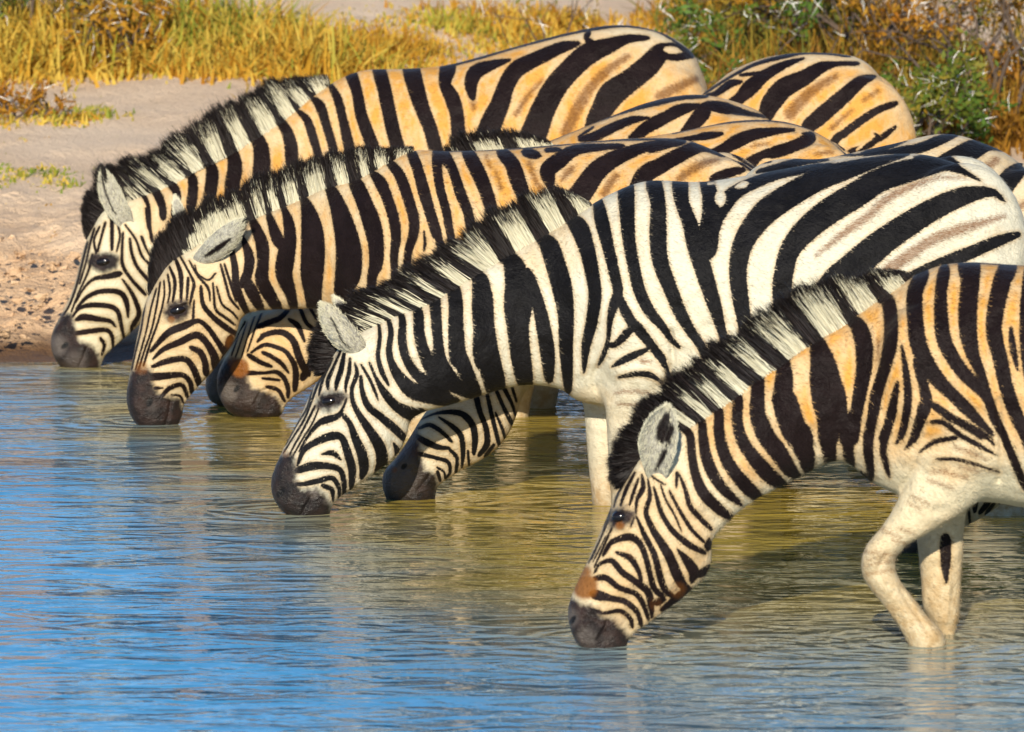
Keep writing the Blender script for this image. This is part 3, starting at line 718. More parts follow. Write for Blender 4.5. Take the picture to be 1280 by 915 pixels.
Z['white'] = dict(name='zebra', fur=85000, mat=M3, manemat=MANE, Dm=water_depth(642), Dt=20.0, xh=500, xt=700, origin=900,
  label='white zebra with bold black stripes standing in the centre of the herd',
  head=18,
  st=[(1275,290,1277,335,.05),(1262,257,1268,420,.16),(1241,234,1250,475,.22),(1200,206,1195,510,.26),(1142,192,1120,522,.27),(1060,198,1040,532,.28),(970,213,960,535,.29),(882,227,880,530,.28),
   (810,226,815,520,.25),(760,244,762,508,.21),(722,267,722,500,.17),(687,289,700,486,.14),(642,312,660,481,.115),(605,334,627,487,.105),(575,353,595,497,.10),(535,377,560,507,.094),(500,390,530,515,.09),
   (462,408,513,525,.09),
   (430,425,511,537,.094),(412,449,506,553,.10),(404,466,498,567,.10),(390,487,485,580,.094),(377,517,467,593,.082),(362,545,447,608,.07),(351,567,428,620,.061),(342,587,416,633,.058),
   (338,605,412,645,.057),(341,622,405,653,.05),(352,640,395,658,.03)],
  legs=[dict(off=-.11, st=[(745,430,880,430,.10),(752,480,860,490,.092),(757,520,842,540,.075),(760,580,815,590,.058),(763,620,805,625,.052),(764,660,798,660,.046),(766,720,796,720,.038),(764,790,805,790,.04)]),
        dict(off=.11, st=[(715,440,850,440,.09),(722,485,815,490,.08),(729,510,800,520,.07),(734,570,785,580,.056),(739,620,778,625,.05),(742,660,772,660,.044),(745,720,772,720,.036),(742,790,780,790,.04)])],
  glegs=[(HIND,1225,505,-.13),(HIND,1200,505,.13)],
  mass=[(800,400,.13,.15,.11,.24,-18),(1185,330,.13,.20,.12,.28,12)],
  eye=(414,501,12,6,-12), form=[(414,491,16,5,-12,.010),(414,512,13,4,-6,.004),(470,560,36,30,50,.010),(352,615,8,7,60,-.007),(745,500,26,14,10,.018),(780,470,30,40,0,.012)],
  crease=[([(390,620),(383,632),(377,643)],2.2,-.005),([(750,455),(742,475),(752,500)],4,-.008),([(838,415),(841,455),(830,480)],4,-.012)],
  darkskin=[[(398,508),(401,497),(412,493),(427,493),(431,497),(423,504),(410,510)]],
  muzzle=[(348,568),(367,568),(370,584),(370,601),(377,612),(394,610),(407,619),(414,632),(416,670),(330,680),(325,600)], grey=[(392,617,9,.75),(408,627,7,.6),(350,620,14,.2)], hole=[(350.5,616,7,4,-48)],
  ears=[dict(base=(456,441),tip=(402,380),w=.235,y0=.085,y1=.12,cup=1.15,arc=1.25,side=-1,bend=-.06), dict(base=(452,420),tip=(418,372),w=.16,y0=.06,y1=.09,cup=.6,side=1)],
  tan=[(770,560,40,90,.25),(680,310,70,45,.5),(560,375,90,30,.4),(760,300,60,50,.25),(1090,260,120,40,.12),(745,498,30,18,.4)], tail=(1276,300,1),
  rust=[(357,567,8,.4)], mudh=.15,
  mane=dict(n=7000, base=[(404,466,.022,1),(410,450,.022,1),(424,430,.022,1),(445,416,.022,.6),(470,402,.018,.0),(485,396,.018,0),(505,388,.018,0),(530,379,.018,0),(552,366,.018,0),(575,353,.018,0),(605,334,.018,0),(627,325,.018,0),(642,312,.018,0),(670,300,.018,0),(687,289,.018,0),(707,279,.018,0),(722,267,.016,0),(738,256,.010,0)],
     outer=[(392,470,1),(386,448,1),(388,424,1),(402,392,1),(420,383,.75),(436,372,.60),(454,363,.55),(479,352,.52),(503,338,.46),(528,319,.42),(559,303,.40),(590,279,.36),(612,263,.34),(640,253,.30),(657,242,.28),(683,235,.15),(705,236,.12),(730,250,.2)]),
  marks='''
  I 570,120,14 580,200,22 570,300,24 590,380,28 620,440,16
  I 620,110,22 635,180,30 625,270,34 640,340,40 680,410,60 740,470,80 820,490,90 900,515,70 950,520,40
  I 650,50,20 690,110,36 690,220,44 710,310,44 760,390,50 830,440,70 900,490,60
  I 730,10,30 770,80,50 775,180,55 800,280,60 850,370,80 930,430,80 1000,475,60 1040,495,40
  I 850,-20,55 860,100,55 870,220,50 880,310,60 930,400,60 990,460,50
  I 958,0,62 958,150,62 972,280,76 1015,390,74 1060,485,56
  I 1095,0,95 1100,150,105 1120,300,115 1150,420,110 1160,475,90
  K -40,430,20 0,500,60 35,600,70 40,750,75 45,900,80
  K 110,500,20 160,520,80 170,650,100 180,780,110 185,910,115
  K 260,420,20 320,430,90 350,540,130 350,650,140 350,760,110 365,910,100 380,1000,90 390,1050,60
  K 400,500,60 440,600,60 470,720,70 490,830,75 500,910,70 505,1000,50 505,1020,30
  K 440,310,20 500,340,90 540,450,100 570,560,100 590,700,80 590,850,70 595,950,60 600,1060,40
  K 600,220,30 650,250,90 690,350,80 720,480,70 735,590,65 720,720,60 690,850,45 680,970,18
  K 750,130,50 770,230,70 800,350,60 830,480,55 850,580,50 830,640,50 810,720,30 800,820,20 780,890,25 755,940,12
  K 850,600,40 900,700,50 950,770,45 1010,840,40 1070,910,36
  L 740,60,40 680,120,30 645,125,24
  L 780,30,50 830,90,45 890,170,40 930,240,24 945,300,10
  L 830,150,20 760,180,36 700,210,30 665,230,10
  L 700,285,14 780,270,26 850,275,30 905,310,10
  bL 680,365,12 760,355,16 860,370,12
  bL 690,420,10 800,425,12
  bL 810,205,24 850,210,14
  K 890,60,80 895,180,75 905,320,65 930,460,60 960,580,60 1010,680,55 1070,750,40 1110,810,30 1150,850,20
  eK 1030,40,80 1050,140,75 1050,280,85 1060,420,80 1110,560,70 1160,680,65 1210,770,50 1270,860,44
  eK 1160,40,80 1170,130,70 1210,240,75 1240,350,90 1280,480,85 1330,640,70 1370,780,45
  G 880,625,20 780,640,40 620,670,50 500,710,60 400,760,70 330,830,90 280,900,90
  G 255,710,70 270,780,80 285,870,110 265,960,100 262,1040,90
  wG 322,765,40 322,795,58
  wG 322,715,22 322,760,30
  wG 410,732,26 440,722,36
  wG 265,718,16 285,716,14
  eH 690,213,20 560,245,50 400,290,90 250,340,110 120,410,120 0,490,125 -80,580,112 -125,660,100 -145,740,92 -150,830,85 -135,950,80 -120,1040,70
  H 1055,340,8 980,300,30 900,265,60 800,255,80 760,240,50
  eH 860,270,60 720,290,110 560,340,120 430,420,130 300,500,130 190,590,120 110,690,100 80,800,95 70,910,95
  H 1175,440,16 1110,400,45 980,420,90 840,480,110 720,550,120 600,630,130 500,710,140 400,800,150 330,850,130 260,960,120 210,1100,90
  H 1240,615,34 1150,645,54 1020,700,64 900,750,70 700,850,80 560,960,80 450,1100,60
  bH 980,330,14 850,330,20 720,370,36 600,430,42 500,520,42 400,590,42 310,660,26 240,720,12
  bH 1180,520,20 1100,545,35 950,590,55 820,640,55 700,720,60 600,790,65
  H 0,320,12 60,300,20 180,275,16
  I 385,270,14 350,350,18 320,420,24 320,460,16
  I 400,290,20 385,370,30 365,430,26 360,465,14
  I 430,320,16 425,380,24 410,440,20 410,480,8
  I 340,320,12 300,400,18 280,470,16 275,495,8
  I 300,380,14 270,440,16 240,520,14 200,620,12 150,700,10 100,780,8
  I 455,340,10 465,390,24 440,460,22 445,530,26 480,600,34 540,690,50 580,760,60 590,830,60 570,880,40
  I 485,410,20 490,470,26 520,550,36 590,610,40 650,660,44 700,710,36
  I 490,350,12 530,420,18 560,490,16 570,520,6
  I 530,340,14 560,410,20 600,480,40 660,550,50 740,590,70 780,580,40
  I 410,520,12 395,560,16 370,600,30 310,620,40 270,640,30 220,700,18 180,770,12
  I 400,600,26 430,640,30 460,720,44 490,790,54 500,860,50 490,900,30
  I 250,560,12 200,660,12 150,750,10 130,790,8
  I 270,570,8 240,640,10 190,720,10 150,790,8
  I 240,470,10 215,560,10 160,650,9 110,740,8
  I 170,840,16 200,770,30 260,730,36 340,700,44 390,710,36 420,790,44 440,860,44 440,910,34
  J 440,680,36 435,730,16
  J 295,550,12 345,545,30 380,575,14
  J 175,630,36 240,610,44 320,610,36 380,630,30 400,690,30 400,750,20
  J 165,700,20 200,700,24 270,685,30 340,670,28 375,720,24 375,770,14
  J 300,710,24 340,730,26 345,780,14
  I 650,740,14 665,770,30 660,800,14
  rI 543,195,10 540,240,12 515,262,10 512,300,12 490,318,8 455,300,6
  rI 335,110,6 360,150,7 385,215,6 430,262,5
  rI 420,115,4 470,165,6 500,190,4
  ''')
Z['front'] = dict(name='zebra', fur=85000, mat=M1, manemat=MANE, Dm=water_depth(807), Dt=17.46, xh=890, xt=1080, origin=1300,
  label='tan zebra nearest the camera with one white foreleg bent in the water',
  head=22,
  st=[(1705,400,1705,450,.05),(1690,370,1690,540,.15),(1650,345,1640,590,.21),(1580,330,1560,610,.25),(1480,330,1470,630,.26),(1380,336,1380,635,.27),(1280,332,1285,633,.27),(1247,330,1245,627,.26),(1210,328,1205,625,.24),
   (1175,332,1165,625,.22),(1140,346,1130,620,.19),(1117,362,1100,608,.165),(1092,377,1080,596,.145),(1070,392,1063,580,.125),(1055,405,1045,576,.115),(1027,420,1027,581,.105),(1007,432,1010,591,.095),(971,455,982,605,.088),
   (925,485,945,624,.08),(887,515,918,644,.076),(862,530,905,657,.076),(838,540,895,668,.078),
   (820,550,889,680,.082),(798,573,891,692,.085),(783,597,889,707,.085),(770,617,881,723,.083),(760,642,866,737,.078),(749,667,848,753,.071),(738,693,828,767,.063),(727,715,809,782,.056),(717,737,794,791,.051),
   (710,757,787,801,.05),(710,778,783,813,.047),(718,800,772,821,.04),(732,816,758,824,.025)],
  legs=[dict(off=-.10, st=[(1105,470,1270,470,.085),(1110,540,1262,550,.085),(1128,600,1246,603,.078),(1116,635,1208,637,.066),(1100,660,1172,660,.052),(1084,678,1143,675,.048),(1076,697,1124,692,.046),(1076,714,1119,708,.045),(1084,733,1126,726,.043),(1100,752,1140,744,.036),(1118,777,1160,769,.032),(1131,798,1178,789,.038),(1139,815,1183,803,.04),(1145,835,1178,830,.036),(1140,880,1185,880,.05)]),
        dict(off=.09, st=[(1110,500,1275,500,.08),(1125,570,1240,570,.075),(1135,620,1214,620,.06),(1143,660,1206,660,.05),(1148,700,1204,690,.046),(1151,730,1202,725,.046),(1152,755,1201,752,.044),(1161,775,1200,772,.038),(1170,790,1196,786,.03),(1178,803,1194,803,.028),(1181,840,1200,840,.03),(1178,880,1210,880,.05)])],
  glegs=[(HIND,1610,600,-.12),(HIND,1570,600,.12)],
  mass=[(1170,480,.12,.14,.10,.20,-15),(1610,430,.12,.18,.11,.25,12)],
  eye=(776.5,646,12,8,-10), form=[(776,636,16,5,-12,.009),(776,660,13,4,-6,.005),(838,700,34,28,55,.008),(716,773,8,7,60,-.007),(1210,590,34,40,30,.012),(1098,690,26,24,0,.008),(1170,800,16,14,0,.004)],
  crease=[([(759,777),(755,787),(747,800)],2.4,-.006),([(1145,580),(1137,597),(1128,612)],4,-.010),([(1248,500),(1252,560),(1248,600)],4,-.010),([(1126,738),(1142,764),(1158,786)],2.6,-.006),([(1110,690),(1098,712),(1104,730)],3,-.004),([(1190,735),(1188,765),(1186,785)],2.4,-.004)],
  darkskin=[[(764,649),(767,640),(778,637),(790,642),(788,650),(777,656),(766,656)]],
  muzzle=[(700,745),(717,748),(728,756),(738,757),(746,762),(752,770),(765,773),(780,788),(790,800),(789,850),(700,850),(695,770)], grey=[(711,772,18,.8),(732,797,20,.55),(762,802,16,.25)], hole=[(716,775,6.5,3.2,-58)],
  ears=[dict(base=(822,594),tip=(834,508),w=.30,y0=.085,y1=.11,cup=-1.0,arc=1.35,side=-1,bend=-.06), dict(base=(812,572),tip=(806,520),w=.16,y0=.06,y1=.08,cup=.6,side=1)],
  tan=[(1330,420,300,150,1.0),(1040,470,130,90,.95),(930,545,70,70,.75),(1120,470,120,110,.95),(815,700,90,110,.50),(1190,570,40,40,.35),(1160,700,90,120,.14)], tail=(1704,420,1),
  rust=[(731,733,21,1.0),(730,716,14,.75),(775,657,8,.7),(848,738,16,.45),(820,755,14,.35),(792,690,14,.3),(775,775,14,.35)], mudh=.36,
  mane=dict(n=9000, hw=.0015, base=[(783,600,.022,1),(793,582,.022,1),(806,565,.022,1),(822,550,.022,.8),(840,540,.018,.15),(865,527,.018,0),(887,515,.018,0),(910,499,.018,0),(935,480,.018,0),(954,466,.018,0),(971,455,.018,0),(990,443,.018,0),(1007,432,.018,0),(1027,420,.018,0),(1055,405,.018,0),(1070,392,.018,0),(1092,377,.016,0),(1117,362,.014,0),(1138,347,.008,0)],
     outer=[(768,613,1),(761,590,1),(766,562,1),(780,530,1),(800,508,.72),(818,492,.62),(838,474,.55),(862,454,.48),(884,437,.42),(902,424,.38),(918,413,.34),(938,398,.30),(960,383,.28),(985,367,.28),(1018,352,.28),(1042,346,.24),(1066,346,.22),(1096,336,.35),(1125,338,.5)]),
  marks='''
  M 650,250,40 690,300,45 700,400,45 720,500,50 760,590,60 830,660,55 880,700,40
  M 625,490,20 622,550,14
  M 640,500,12 670,580,24 690,650,28 740,710,30 790,760,24
  M 590,580,12 620,640,18 660,710,22 700,770,22 755,825,18
  M 545,550,10 570,620,14 610,690,14 645,770,8
  M 510,560,14 530,630,24 550,690,26 600,770,30 680,840,34 755,880,26
  M 480,520,10 490,600,24 470,680,28 500,760,34 550,840,44 590,900,44
  N 550,320,44 590,390,50 620,460,56 650,520,50 690,550,30
  N 425,190,14 460,270,28 510,370,34 535,460,36 560,540,36 600,580,30 630,600,14
  M 660,140,20 740,200,40 755,300,50 770,400,60 810,500,60 870,580,50 935,635,26
  M 770,110,40 830,170,50 835,280,55 860,390,60 910,480,65 980,560,70 1025,600,50
  M 860,40,50 925,110,55 925,220,55 950,320,60 1010,410,70 1080,490,80 1155,550,50
  O 430,610,60 430,700,65 430,800,80 470,900,85
  M 1030,10,60 1025,100,65 1030,200,80 1070,300,90 1130,380,90 1190,470,70 1230,500,30
  O 560,530,60 560,620,90 555,730,100 590,830,120 640,910,130
  Q 80,0,120 110,80,120 150,180,110 190,280,90 200,350,50
  P 240,410,60 270,520,120 290,640,160 310,740,170 310,830,120 300,910,100
  Q 300,0,110 290,100,90 300,200,80 310,305,60
  P 380,800,50 380,910,50
  Q 375,60,50 380,150,50 400,250,50 415,315,40
  P 390,310,30 450,350,80 480,450,90 480,560,80 460,680,70 440,800,60 430,910,50
  Q 430,80,60 410,180,50 400,270,50
  P 560,200,60 600,230,70 615,330,70 610,450,70 580,570,60 540,700,60 520,810,50 500,910,50
  Q 540,20,50 510,150,50 500,250,50 512,350,40 500,395,44 470,365,20
  P 645,640,20 630,720,40 605,830,45 580,910,50
  Q 620,60,50 590,170,40 575,250,35 590,320,30 605,380,12
  P 670,460,14 690,580,35 700,700,40 690,800,40 670,890,35
  Q 695,60,40 670,150,30 645,210,12
  P 770,100,70 735,180,80 735,300,80 750,430,85 790,530,80 850,620,75 920,690,65 1000,770,60 1070,840,40 1120,890,20
  P 750,540,50 780,660,50 790,740,60 750,850,50 730,910,40
  Q 780,30,60 760,110,50 720,200,30 690,240,10
  P 830,750,30 900,800,35 1000,860,30 1060,900,30
  Q 840,30,30 900,80,40 1000,130,35 1090,180,26 1130,220,10
  P 880,80,60 865,180,60 865,300,70 880,420,75 930,520,70 1000,610,65 1070,680,50 1110,740,40
  P 1005,40,110 1010,130,95 1000,250,95 1000,370,90 1020,480,70 1060,580,50 1090,680,50 1130,800,50 1180,900,40
  Q 1110,20,40 1150,110,40 1200,230,40 1250,350,40 1280,430,30
  P 1200,60,90 1170,130,90 1140,260,85 1130,380,80 1160,510,75 1190,650,70 1230,770,70 1270,860,60
  Q 1210,0,60 1260,110,60 1300,220,50 1330,330,40
  P 1215,370,20 1225,460,34 1245,560,14
  bP 550,420,18 552,520,14
  eP 1330,60,90 1310,200,90 1300,400,85 1320,600,80 1360,800,70
  eP 1480,60,90 1470,300,90 1480,550,90 1520,800,80
  eP 1640,60,90 1640,300,100 1670,550,100 1710,800,90
  eP 1820,60,90 1840,300,110 1880,550,110
  eP 2200,60,60 2080,150,110 2020,350,120 2010,550,120
  eP 2500,80,60 2350,180,110 2250,350,120 2200,550,120
  eP 2700,150,60 2560,280,110 2450,430,120 2380,600,120
  eP 2850,260,60 2720,400,110 2620,560,110
  bQ 820,110,24 880,120,30 960,180,20
  Q 820,110,16 880,115,26 960,175,24 1040,220,26 1120,265,10
  Q 760,260,8 830,210,24 930,190,22
  bQ 940,240,12 1020,265,16 1085,295,10
  Q 850,295,10 950,298,16 1050,325,12 1150,360,6
  bQ 880,360,12 990,388,12
  bQ 960,330,10 1050,360,12
  bQ 700,515,5 760,540,6
  bQ 650,640,5 720,665,7
  bQ 620,700,6 690,720,8
  bQ 500,800,5 640,770,9
  bQ 480,830,5 640,800,8
  bQ 560,640,7 660,690,10
  bQ 720,480,6 800,520,9
  bQ 800,400,8 920,440,8
  bQ 480,760,7 600,770,10
  bQ 490,870,6 620,850,8
  bQ 820,360,8 900,350,10
  P 740,90,10 850,42,12 1000,30,10 1280,42,10 2000,40,10
  R 740,330,55 740,440,50 742,530,16
  N 260,370,20 300,310,30 390,285,40 440,320,34 470,390,32 490,470,30 510,540,34 550,580,30
  N 330,365,20 390,390,34 430,450,28 445,500,20
  N 215,460,10 240,420,20 300,405,30 350,460,34 420,510,36 480,560,40 495,630,34 500,680,20
  N 225,490,30 270,490,34 340,540,30 420,570,30 460,630,28 480,690,20
  N 225,575,55 290,590,36 370,610,32 425,660,30 445,720,24
  N 200,650,24 260,665,20 340,655,24 390,690,26 400,730,20
  N 630,350,12 680,410,50 710,460,56 700,500,30
  N 740,470,40 790,440,40
  N 780,330,40 785,300,20
  N 660,560,40 560,640,30
  N 530,610,40 560,600,20
  N 290,140,10 280,200,12 240,300,10 200,390,9
  N 295,250,14 250,350,14 215,430,10
  N 265,290,8 210,400,8
  N 275,170,8 255,260,8 215,350,8 185,410,7
  M 380,500,10 330,590,14 310,650,8
  M 410,490,16 370,570,22 345,640,14
  M 430,520,14 405,590,20 390,640,12
  M 450,500,14 455,560,30 425,620,22 420,680,12
  M 460,440,10 500,500,14 560,540,10
  M 410,710,8 395,750,10
  rM 572,205,34 553,270,60 543,320,40
  rM 596,262,34 575,315,36
  rM 566,380,24 545,420,24 520,470,10
  rM 585,330,20 570,350,10
  ''')
Z['between'] = dict(name='zebra', fur=35000, mat=M3, manemat=MANE, Dm=20.22, Dt=20.60, xh=640, xt=800, origin=1000,
  label='zebra whose dark brown nose and striped cheek show under the white zebra\'s neck',
  head=21,
  st=[(1330,330,1330,380,.05),(1322,290,1320,470,.16),(1305,240,1300,520,.21),(1270,200,1270,540,.25),(1230,179,1215,545,.27),(1180,167,1160,545,.28),(1110,181,1095,540,.29),(1030,198,1015,535,.28),(985,198,970,532,.26),(948,206,935,528,.23),(912,238,895,520,.20),
   (865,262,850,505,.17),(825,290,800,495,.14),(785,325,755,482,.12),(745,350,715,470,.105),(715,375,685,468,.095),(690,397,664,482,.09),(665,412,652,497,.088),(640,428,646,518,.088),(605,450,637,540,.09),(580,468,625,557,.095),
   (556,488,612,568,.098),(540,505,597,578,.095),(525,525,580,586,.085),(509,551,563,597,.068),(494,573,550,606,.058),(481,587,545,615,.056),(477,604,543,630,.052),(482,626,527,642,.03)],
  glegs=[(FORE,915,500,-.12),(FORE,945,500,.12),(HIND,1265,520,-.13),(HIND,1240,520,.13)], vox=.010,
  mass=[(1260,330,.13,.19,.12,.27,12)],
  form=[(590,530,30,24,40,.010),(505,585,8,7,40,-.007)], crease=[([(537,594),(531,602),(523,612)],2.2,-.005)],
  muzzle=[(520,525),(524,562),(528,578),(531,588),(545,592),(548,606),(546,640),(470,640),(470,592),(490,580),(500,555),(508,536)], grey=[(497,590,42,.75)], hole=[(505,583,4.5,3.2,-45)],
  rust=[(493,587,6,.5),(512,556,24,.38)], tan=[(1200,240,260,110,.72),(600,540,90,80,.60)], tail=(1330,350,1),
  marks='''
  J 790,375,8 850,350,14 920,340,26 990,350,34 1040,400,36 1055,470,34 1050,540,24
  J 880,370,12 940,410,26 985,460,30 995,540,26 990,610,14
  J 1060,260,30 1080,340,30 1110,420,30 1115,500,34 1080,550,24
  J 1115,250,20 1140,360,24 1160,440,24 1175,500,20
  J 1160,350,12 1190,420,18 1205,470,14
  J 1165,240,20 1200,320,22 1235,390,24
  J 1200,220,24 1240,300,18 1255,350,14
  J 1235,200,16 1260,280,12
  J 780,420,16 830,405,24 890,440,24 935,485,18
  J 770,465,26 810,490,36 870,515,30 920,520,20
  J 930,530,18 965,570,22 960,640,16
  J 780,550,22 860,570,22 920,590,22 930,640,18 910,670,10
  J 870,620,12 900,640,12 905,670,10
  J 870,645,20 880,680,16
  J 1020,540,14 1025,600,14
  J 1145,510,20 1110,555,20
  H 480,205,20 580,180,30 680,145,14
  H 940,115,20 860,140,50 760,180,50 650,195,40 500,230,40
  eH 1170,190,14 1100,165,60 1020,190,100 940,225,90 830,300,90
  eH 1290,270,40 1230,310,90 1170,380,100 1100,460,100
  bH 1140,240,40 1090,280,40
  bH 1280,460,40 1230,500,30
  eH 1340,570,40 1270,610,40 1200,680,40
  G 450,600,30 560,605,20
  G 850,600,14 720,610,40 600,640,40 520,660,30
  G 700,560,8 1000,575,10 1150,550,10
  eG 300,640,60 330,800,60
  eG 100,640,60 140,800,60
  eH 150,330,70 120,430,80 90,540,80
  eH 400,330,80 350,430,90 300,540,90
  eH 640,330,80 570,430,90 500,540,90
  eH 860,380,80 760,480,90 680,580,90
  eG -60,700,60 -40,860,60
  eG -180,760,60 -170,900,60
  ''')
Z['rust'] = dict(name='zebra', fur=28000, mat=M1, manemat=MANE, Dm=22.28, Dt=22.42, xh=430, xt=560, origin=760,
  label='zebra with a rusty nose drinking right in front of the white zebra\'s forelock',
  head=18,
  st=[(1085,262,1085,300,.05),(1078,233,1078,380,.16),(1060,196,1055,415,.22),(1027,169,1015,432,.25),(980,152,970,440,.27),(920,151,910,445,.28),(847,165,840,445,.28),(770,176,760,440,.27),(690,181,690,435,.23),(640,184,640,425,.2),
   (600,192,605,412,.17),(570,217,580,405,.14),(540,245,560,402,.12),(510,275,535,402,.105),(480,302,510,408,.10),(450,328,480,420,.095),(425,347,460,434,.092),(402,363,442,448,.092),
   (378,376,424,460,.096),(352,383,407,470,.10),(330,390,396,478,.098),(313,398,384,486,.094),(301,413,373,493,.083),(290,433,365,499,.068),(279,450,358,505,.06),(271,470,356,512,.057),(272,492,352,520,.054),(281,510,335,526,.04),(292,520,320,528,.025)],
  glegs=[(FORE,640,400,-.12),(FORE,672,400,.12),(HIND,1010,420,-.13),(HIND,985,420,.13)],
  mass=[(1010,290,.13,.19,.12,.27,12)],
  form=[(360,450,30,26,40,.010),(294,486,8,7,40,-.007)], crease=[([(335,485),(325,492),(318,505)],2.0,-.004)],
  muzzle=[(280,452),(290,447),(305,450),(308,470),(315,485),(332,490),(345,495),(352,506),(356,540),(262,540),(262,480)], grey=[(286,490,18,.8),(315,492,22,.35)], hole=[(296,486,5.5,3.0,-50)],
  rust=[(300,460,15,.95),(290,452,10,.5)], tan=[(900,220,220,110,1.0),(1010,210,80,60,1.0),(370,430,90,80,.60)], tail=(1085,270,1),
  mane=dict(n=1500, base=[(560,225,.018,0),(590,200,.018,0),(620,190,.018,0),(650,186,.016,0),(690,183,.010,0)], outer=[(548,196,.6),(572,168,.6),(605,163,.6),(640,162,.6),(684,174,.6)]),
  marks='''
  B 1060,240,8 1030,360,8 1000,450,8
  B 1090,240,8 1050,370,8 1020,460,8
  B 1120,240,8 1080,360,8 1050,460,8
  B 1150,240,10 1110,340,10 1080,430,8
  I 125,65,20 80,110,30 30,130,30 -20,150,28
  I 0,195,26 60,180,30 110,190,34 150,230,36 170,290,40 190,340,40 215,380,40
  I -30,225,16 0,196,26
  I 130,120,20 170,150,30 200,220,16
  I 180,60,20 210,130,22 240,160,22
  I 230,60,16 260,110,16
  I -60,280,14 0,245,22 60,255,24 110,280,24 150,340,30 160,400,34 155,460,30
  I 0,285,22 50,310,24 90,340,24 120,380,14
  I -70,300,26 -20,330,26 30,350,20
  I -80,385,26 0,385,18 60,380,24 100,410,26 120,460,26 120,500,20
  I 0,412,16 70,420,16
  I 20,455,20 70,470,22 100,520,18
  I 200,400,40 240,330,40
  G 100,462,8 300,418,12 520,400,14 700,420,14 850,480,14 950,570,8
  G 320,470,24 250,480,40 190,490,30 60,520,40
  eG 680,450,20 600,455,36 480,475,60 400,510,70 350,540,60 250,620,80
  eG 740,470,20 770,490,60 690,530,60 600,560,60 520,580,40 450,650,80
  bG 880,560,20 800,570,20
  bG 560,520,14 480,530,16
  eG 900,640,40 760,700,70 640,780,80
  eD 330,700,70 350,800,70
  eD 100,700,70 140,800,70
  ''')
Z['hidden'] = dict(name='zebra', fur=14000, mat=M1, manemat=MANE, Dm=water_depth(506), Dt=22.95, xh=350, xt=500, origin=700,
  label='zebra nearly hidden, its grey chin showing left of the rusty nose',
  head=18,
  st=[(985,215,985,250,.05),(978,188,978,300,.16),(960,148,955,345,.22),(925,129,915,390,.25),(870,118,860,400,.27),(810,128,800,405,.28),(750,151,745,405,.28),(685,177,680,400,.26),(620,200,620,390,.2),(570,235,575,380,.16),
   (520,262,535,378,.13),(470,290,490,380,.115),(420,312,445,384,.1),(380,325,405,388,.095),(345,335,372,398,.095),(325,348,357,412,.095),(310,358,350,425,.098),(300,366,346,434,.098),
   (293,378,340,442,.098),(284,396,332,450,.09),(273,420,320,460,.078),(263,447,306,475,.065),(258,468,299,490,.058),(257,488,296,504,.055),(263,503,288,510,.03)],
  glegs=[(FORE,600,385,-.12),(FORE,632,385,.12),(HIND,915,390,-.13),(HIND,890,390,.13)], fine=False,
  mass=[(910,250,.13,.19,.12,.27,12)],
  muzzle=[(255,460),(300,440),(320,450),(310,520),(250,520)], grey=[(262,485,50,.9)], tan=[(800,180,260,90,.95)], tail=(984,225,1),
  marks='''
  D 520,655,14 700,580,18 850,525,22 1000,485,26 1150,450,26 1280,440,24
  G 0,310,40 100,290,30 230,275,12
  eG 200,330,30 120,350,60 50,385,60 -20,420,60 -90,480,60
  D 1240,490,30 1150,510,50 1050,570,60 930,640,40
  eG 560,385,12 450,365,30 340,340,60 260,330,50 230,370,80 180,430,70 130,520,70
  D 1000,550,14 920,560,40 820,600,50 740,640,50 670,655,30
  D 720,600,12 660,640,14
  wG 320,398,20 370,382,22 420,390,12
  B 1000,300,14 950,420,14 900,540,14
  B 1060,300,14 1000,430,14 950,560,14
  ''')
Z['rump'] = dict(name='zebra', fur=18000, mat=M1, manemat=MANE, Dm=water_depth(466), Dt=23.45, xh=540, xt=700, origin=900,
  label='zebra showing only its round tan rump against the thorn bush, highest at the right',
  head=18,
  st=[(1133,205,1133,245,.05),(1129,165,1128,320,.16),(1116,122,1105,350,.22),(1082,77,1070,365,.25),(1033,66,1020,372,.27),(970,69,960,375,.28),(920,86,905,375,.27),(880,116,865,375,.26),(830,152,820,370,.24),(780,185,775,365,.2),
   (740,210,740,360,.16),(700,235,705,358,.13),(660,258,670,360,.115),(620,280,635,364,.1),(590,295,607,370,.098),(565,310,588,380,.098),(545,322,575,390,.098),(525,335,568,400,.098),
   (505,350,560,410,.098),(485,372,540,420,.09),(468,392,520,432,.075),(455,410,500,444,.063),(447,428,485,456,.057),(444,445,476,464,.048),(452,460,466,469,.03)],
  glegs=[(FORE,770,355,-.12),(FORE,800,355,.12),(HIND,1075,360,-.13),(HIND,1050,360,.13)], fine=False,
  mass=[(1065,200,.13,.19,.12,.27,12)],
  muzzle=[(440,425),(500,430),(500,480),(430,480)], tan=[(1000,180,200,120,1.0)], tail=(1133,215,1),
  marks='''
  G 250,262,10 380,180,14 500,120,18 640,83,22 740,67,10 860,70,8 960,82,8
  G 260,275,20 300,268,30 370,220,40 420,210,20
  eG 730,95,14 640,125,40 540,180,60 470,240,80 420,290,60 350,360,60
  G 430,175,16 520,165,20
  eG 1000,118,22 900,120,28 820,140,60 740,190,80 640,240,100 580,310,100 550,370,80 500,470,80
  bG 900,180,30 800,240,50 720,310,60 670,370,60
  eG 1085,185,24 1020,210,60 940,280,75 870,340,80 800,400,80 760,440,70
  bG 1110,255,20 1040,300,24
  bG 980,350,14 880,440,26
  eG 1190,320,30 1110,350,36 1030,400,40 950,460,40 890,510,40
  G 1190,440,20 1140,480,30 1100,500,30 1060,530,30 980,555,30
  G 1095,470,10 1120,490,20
  wG 1010,545,12 1060,500,14
  ''')
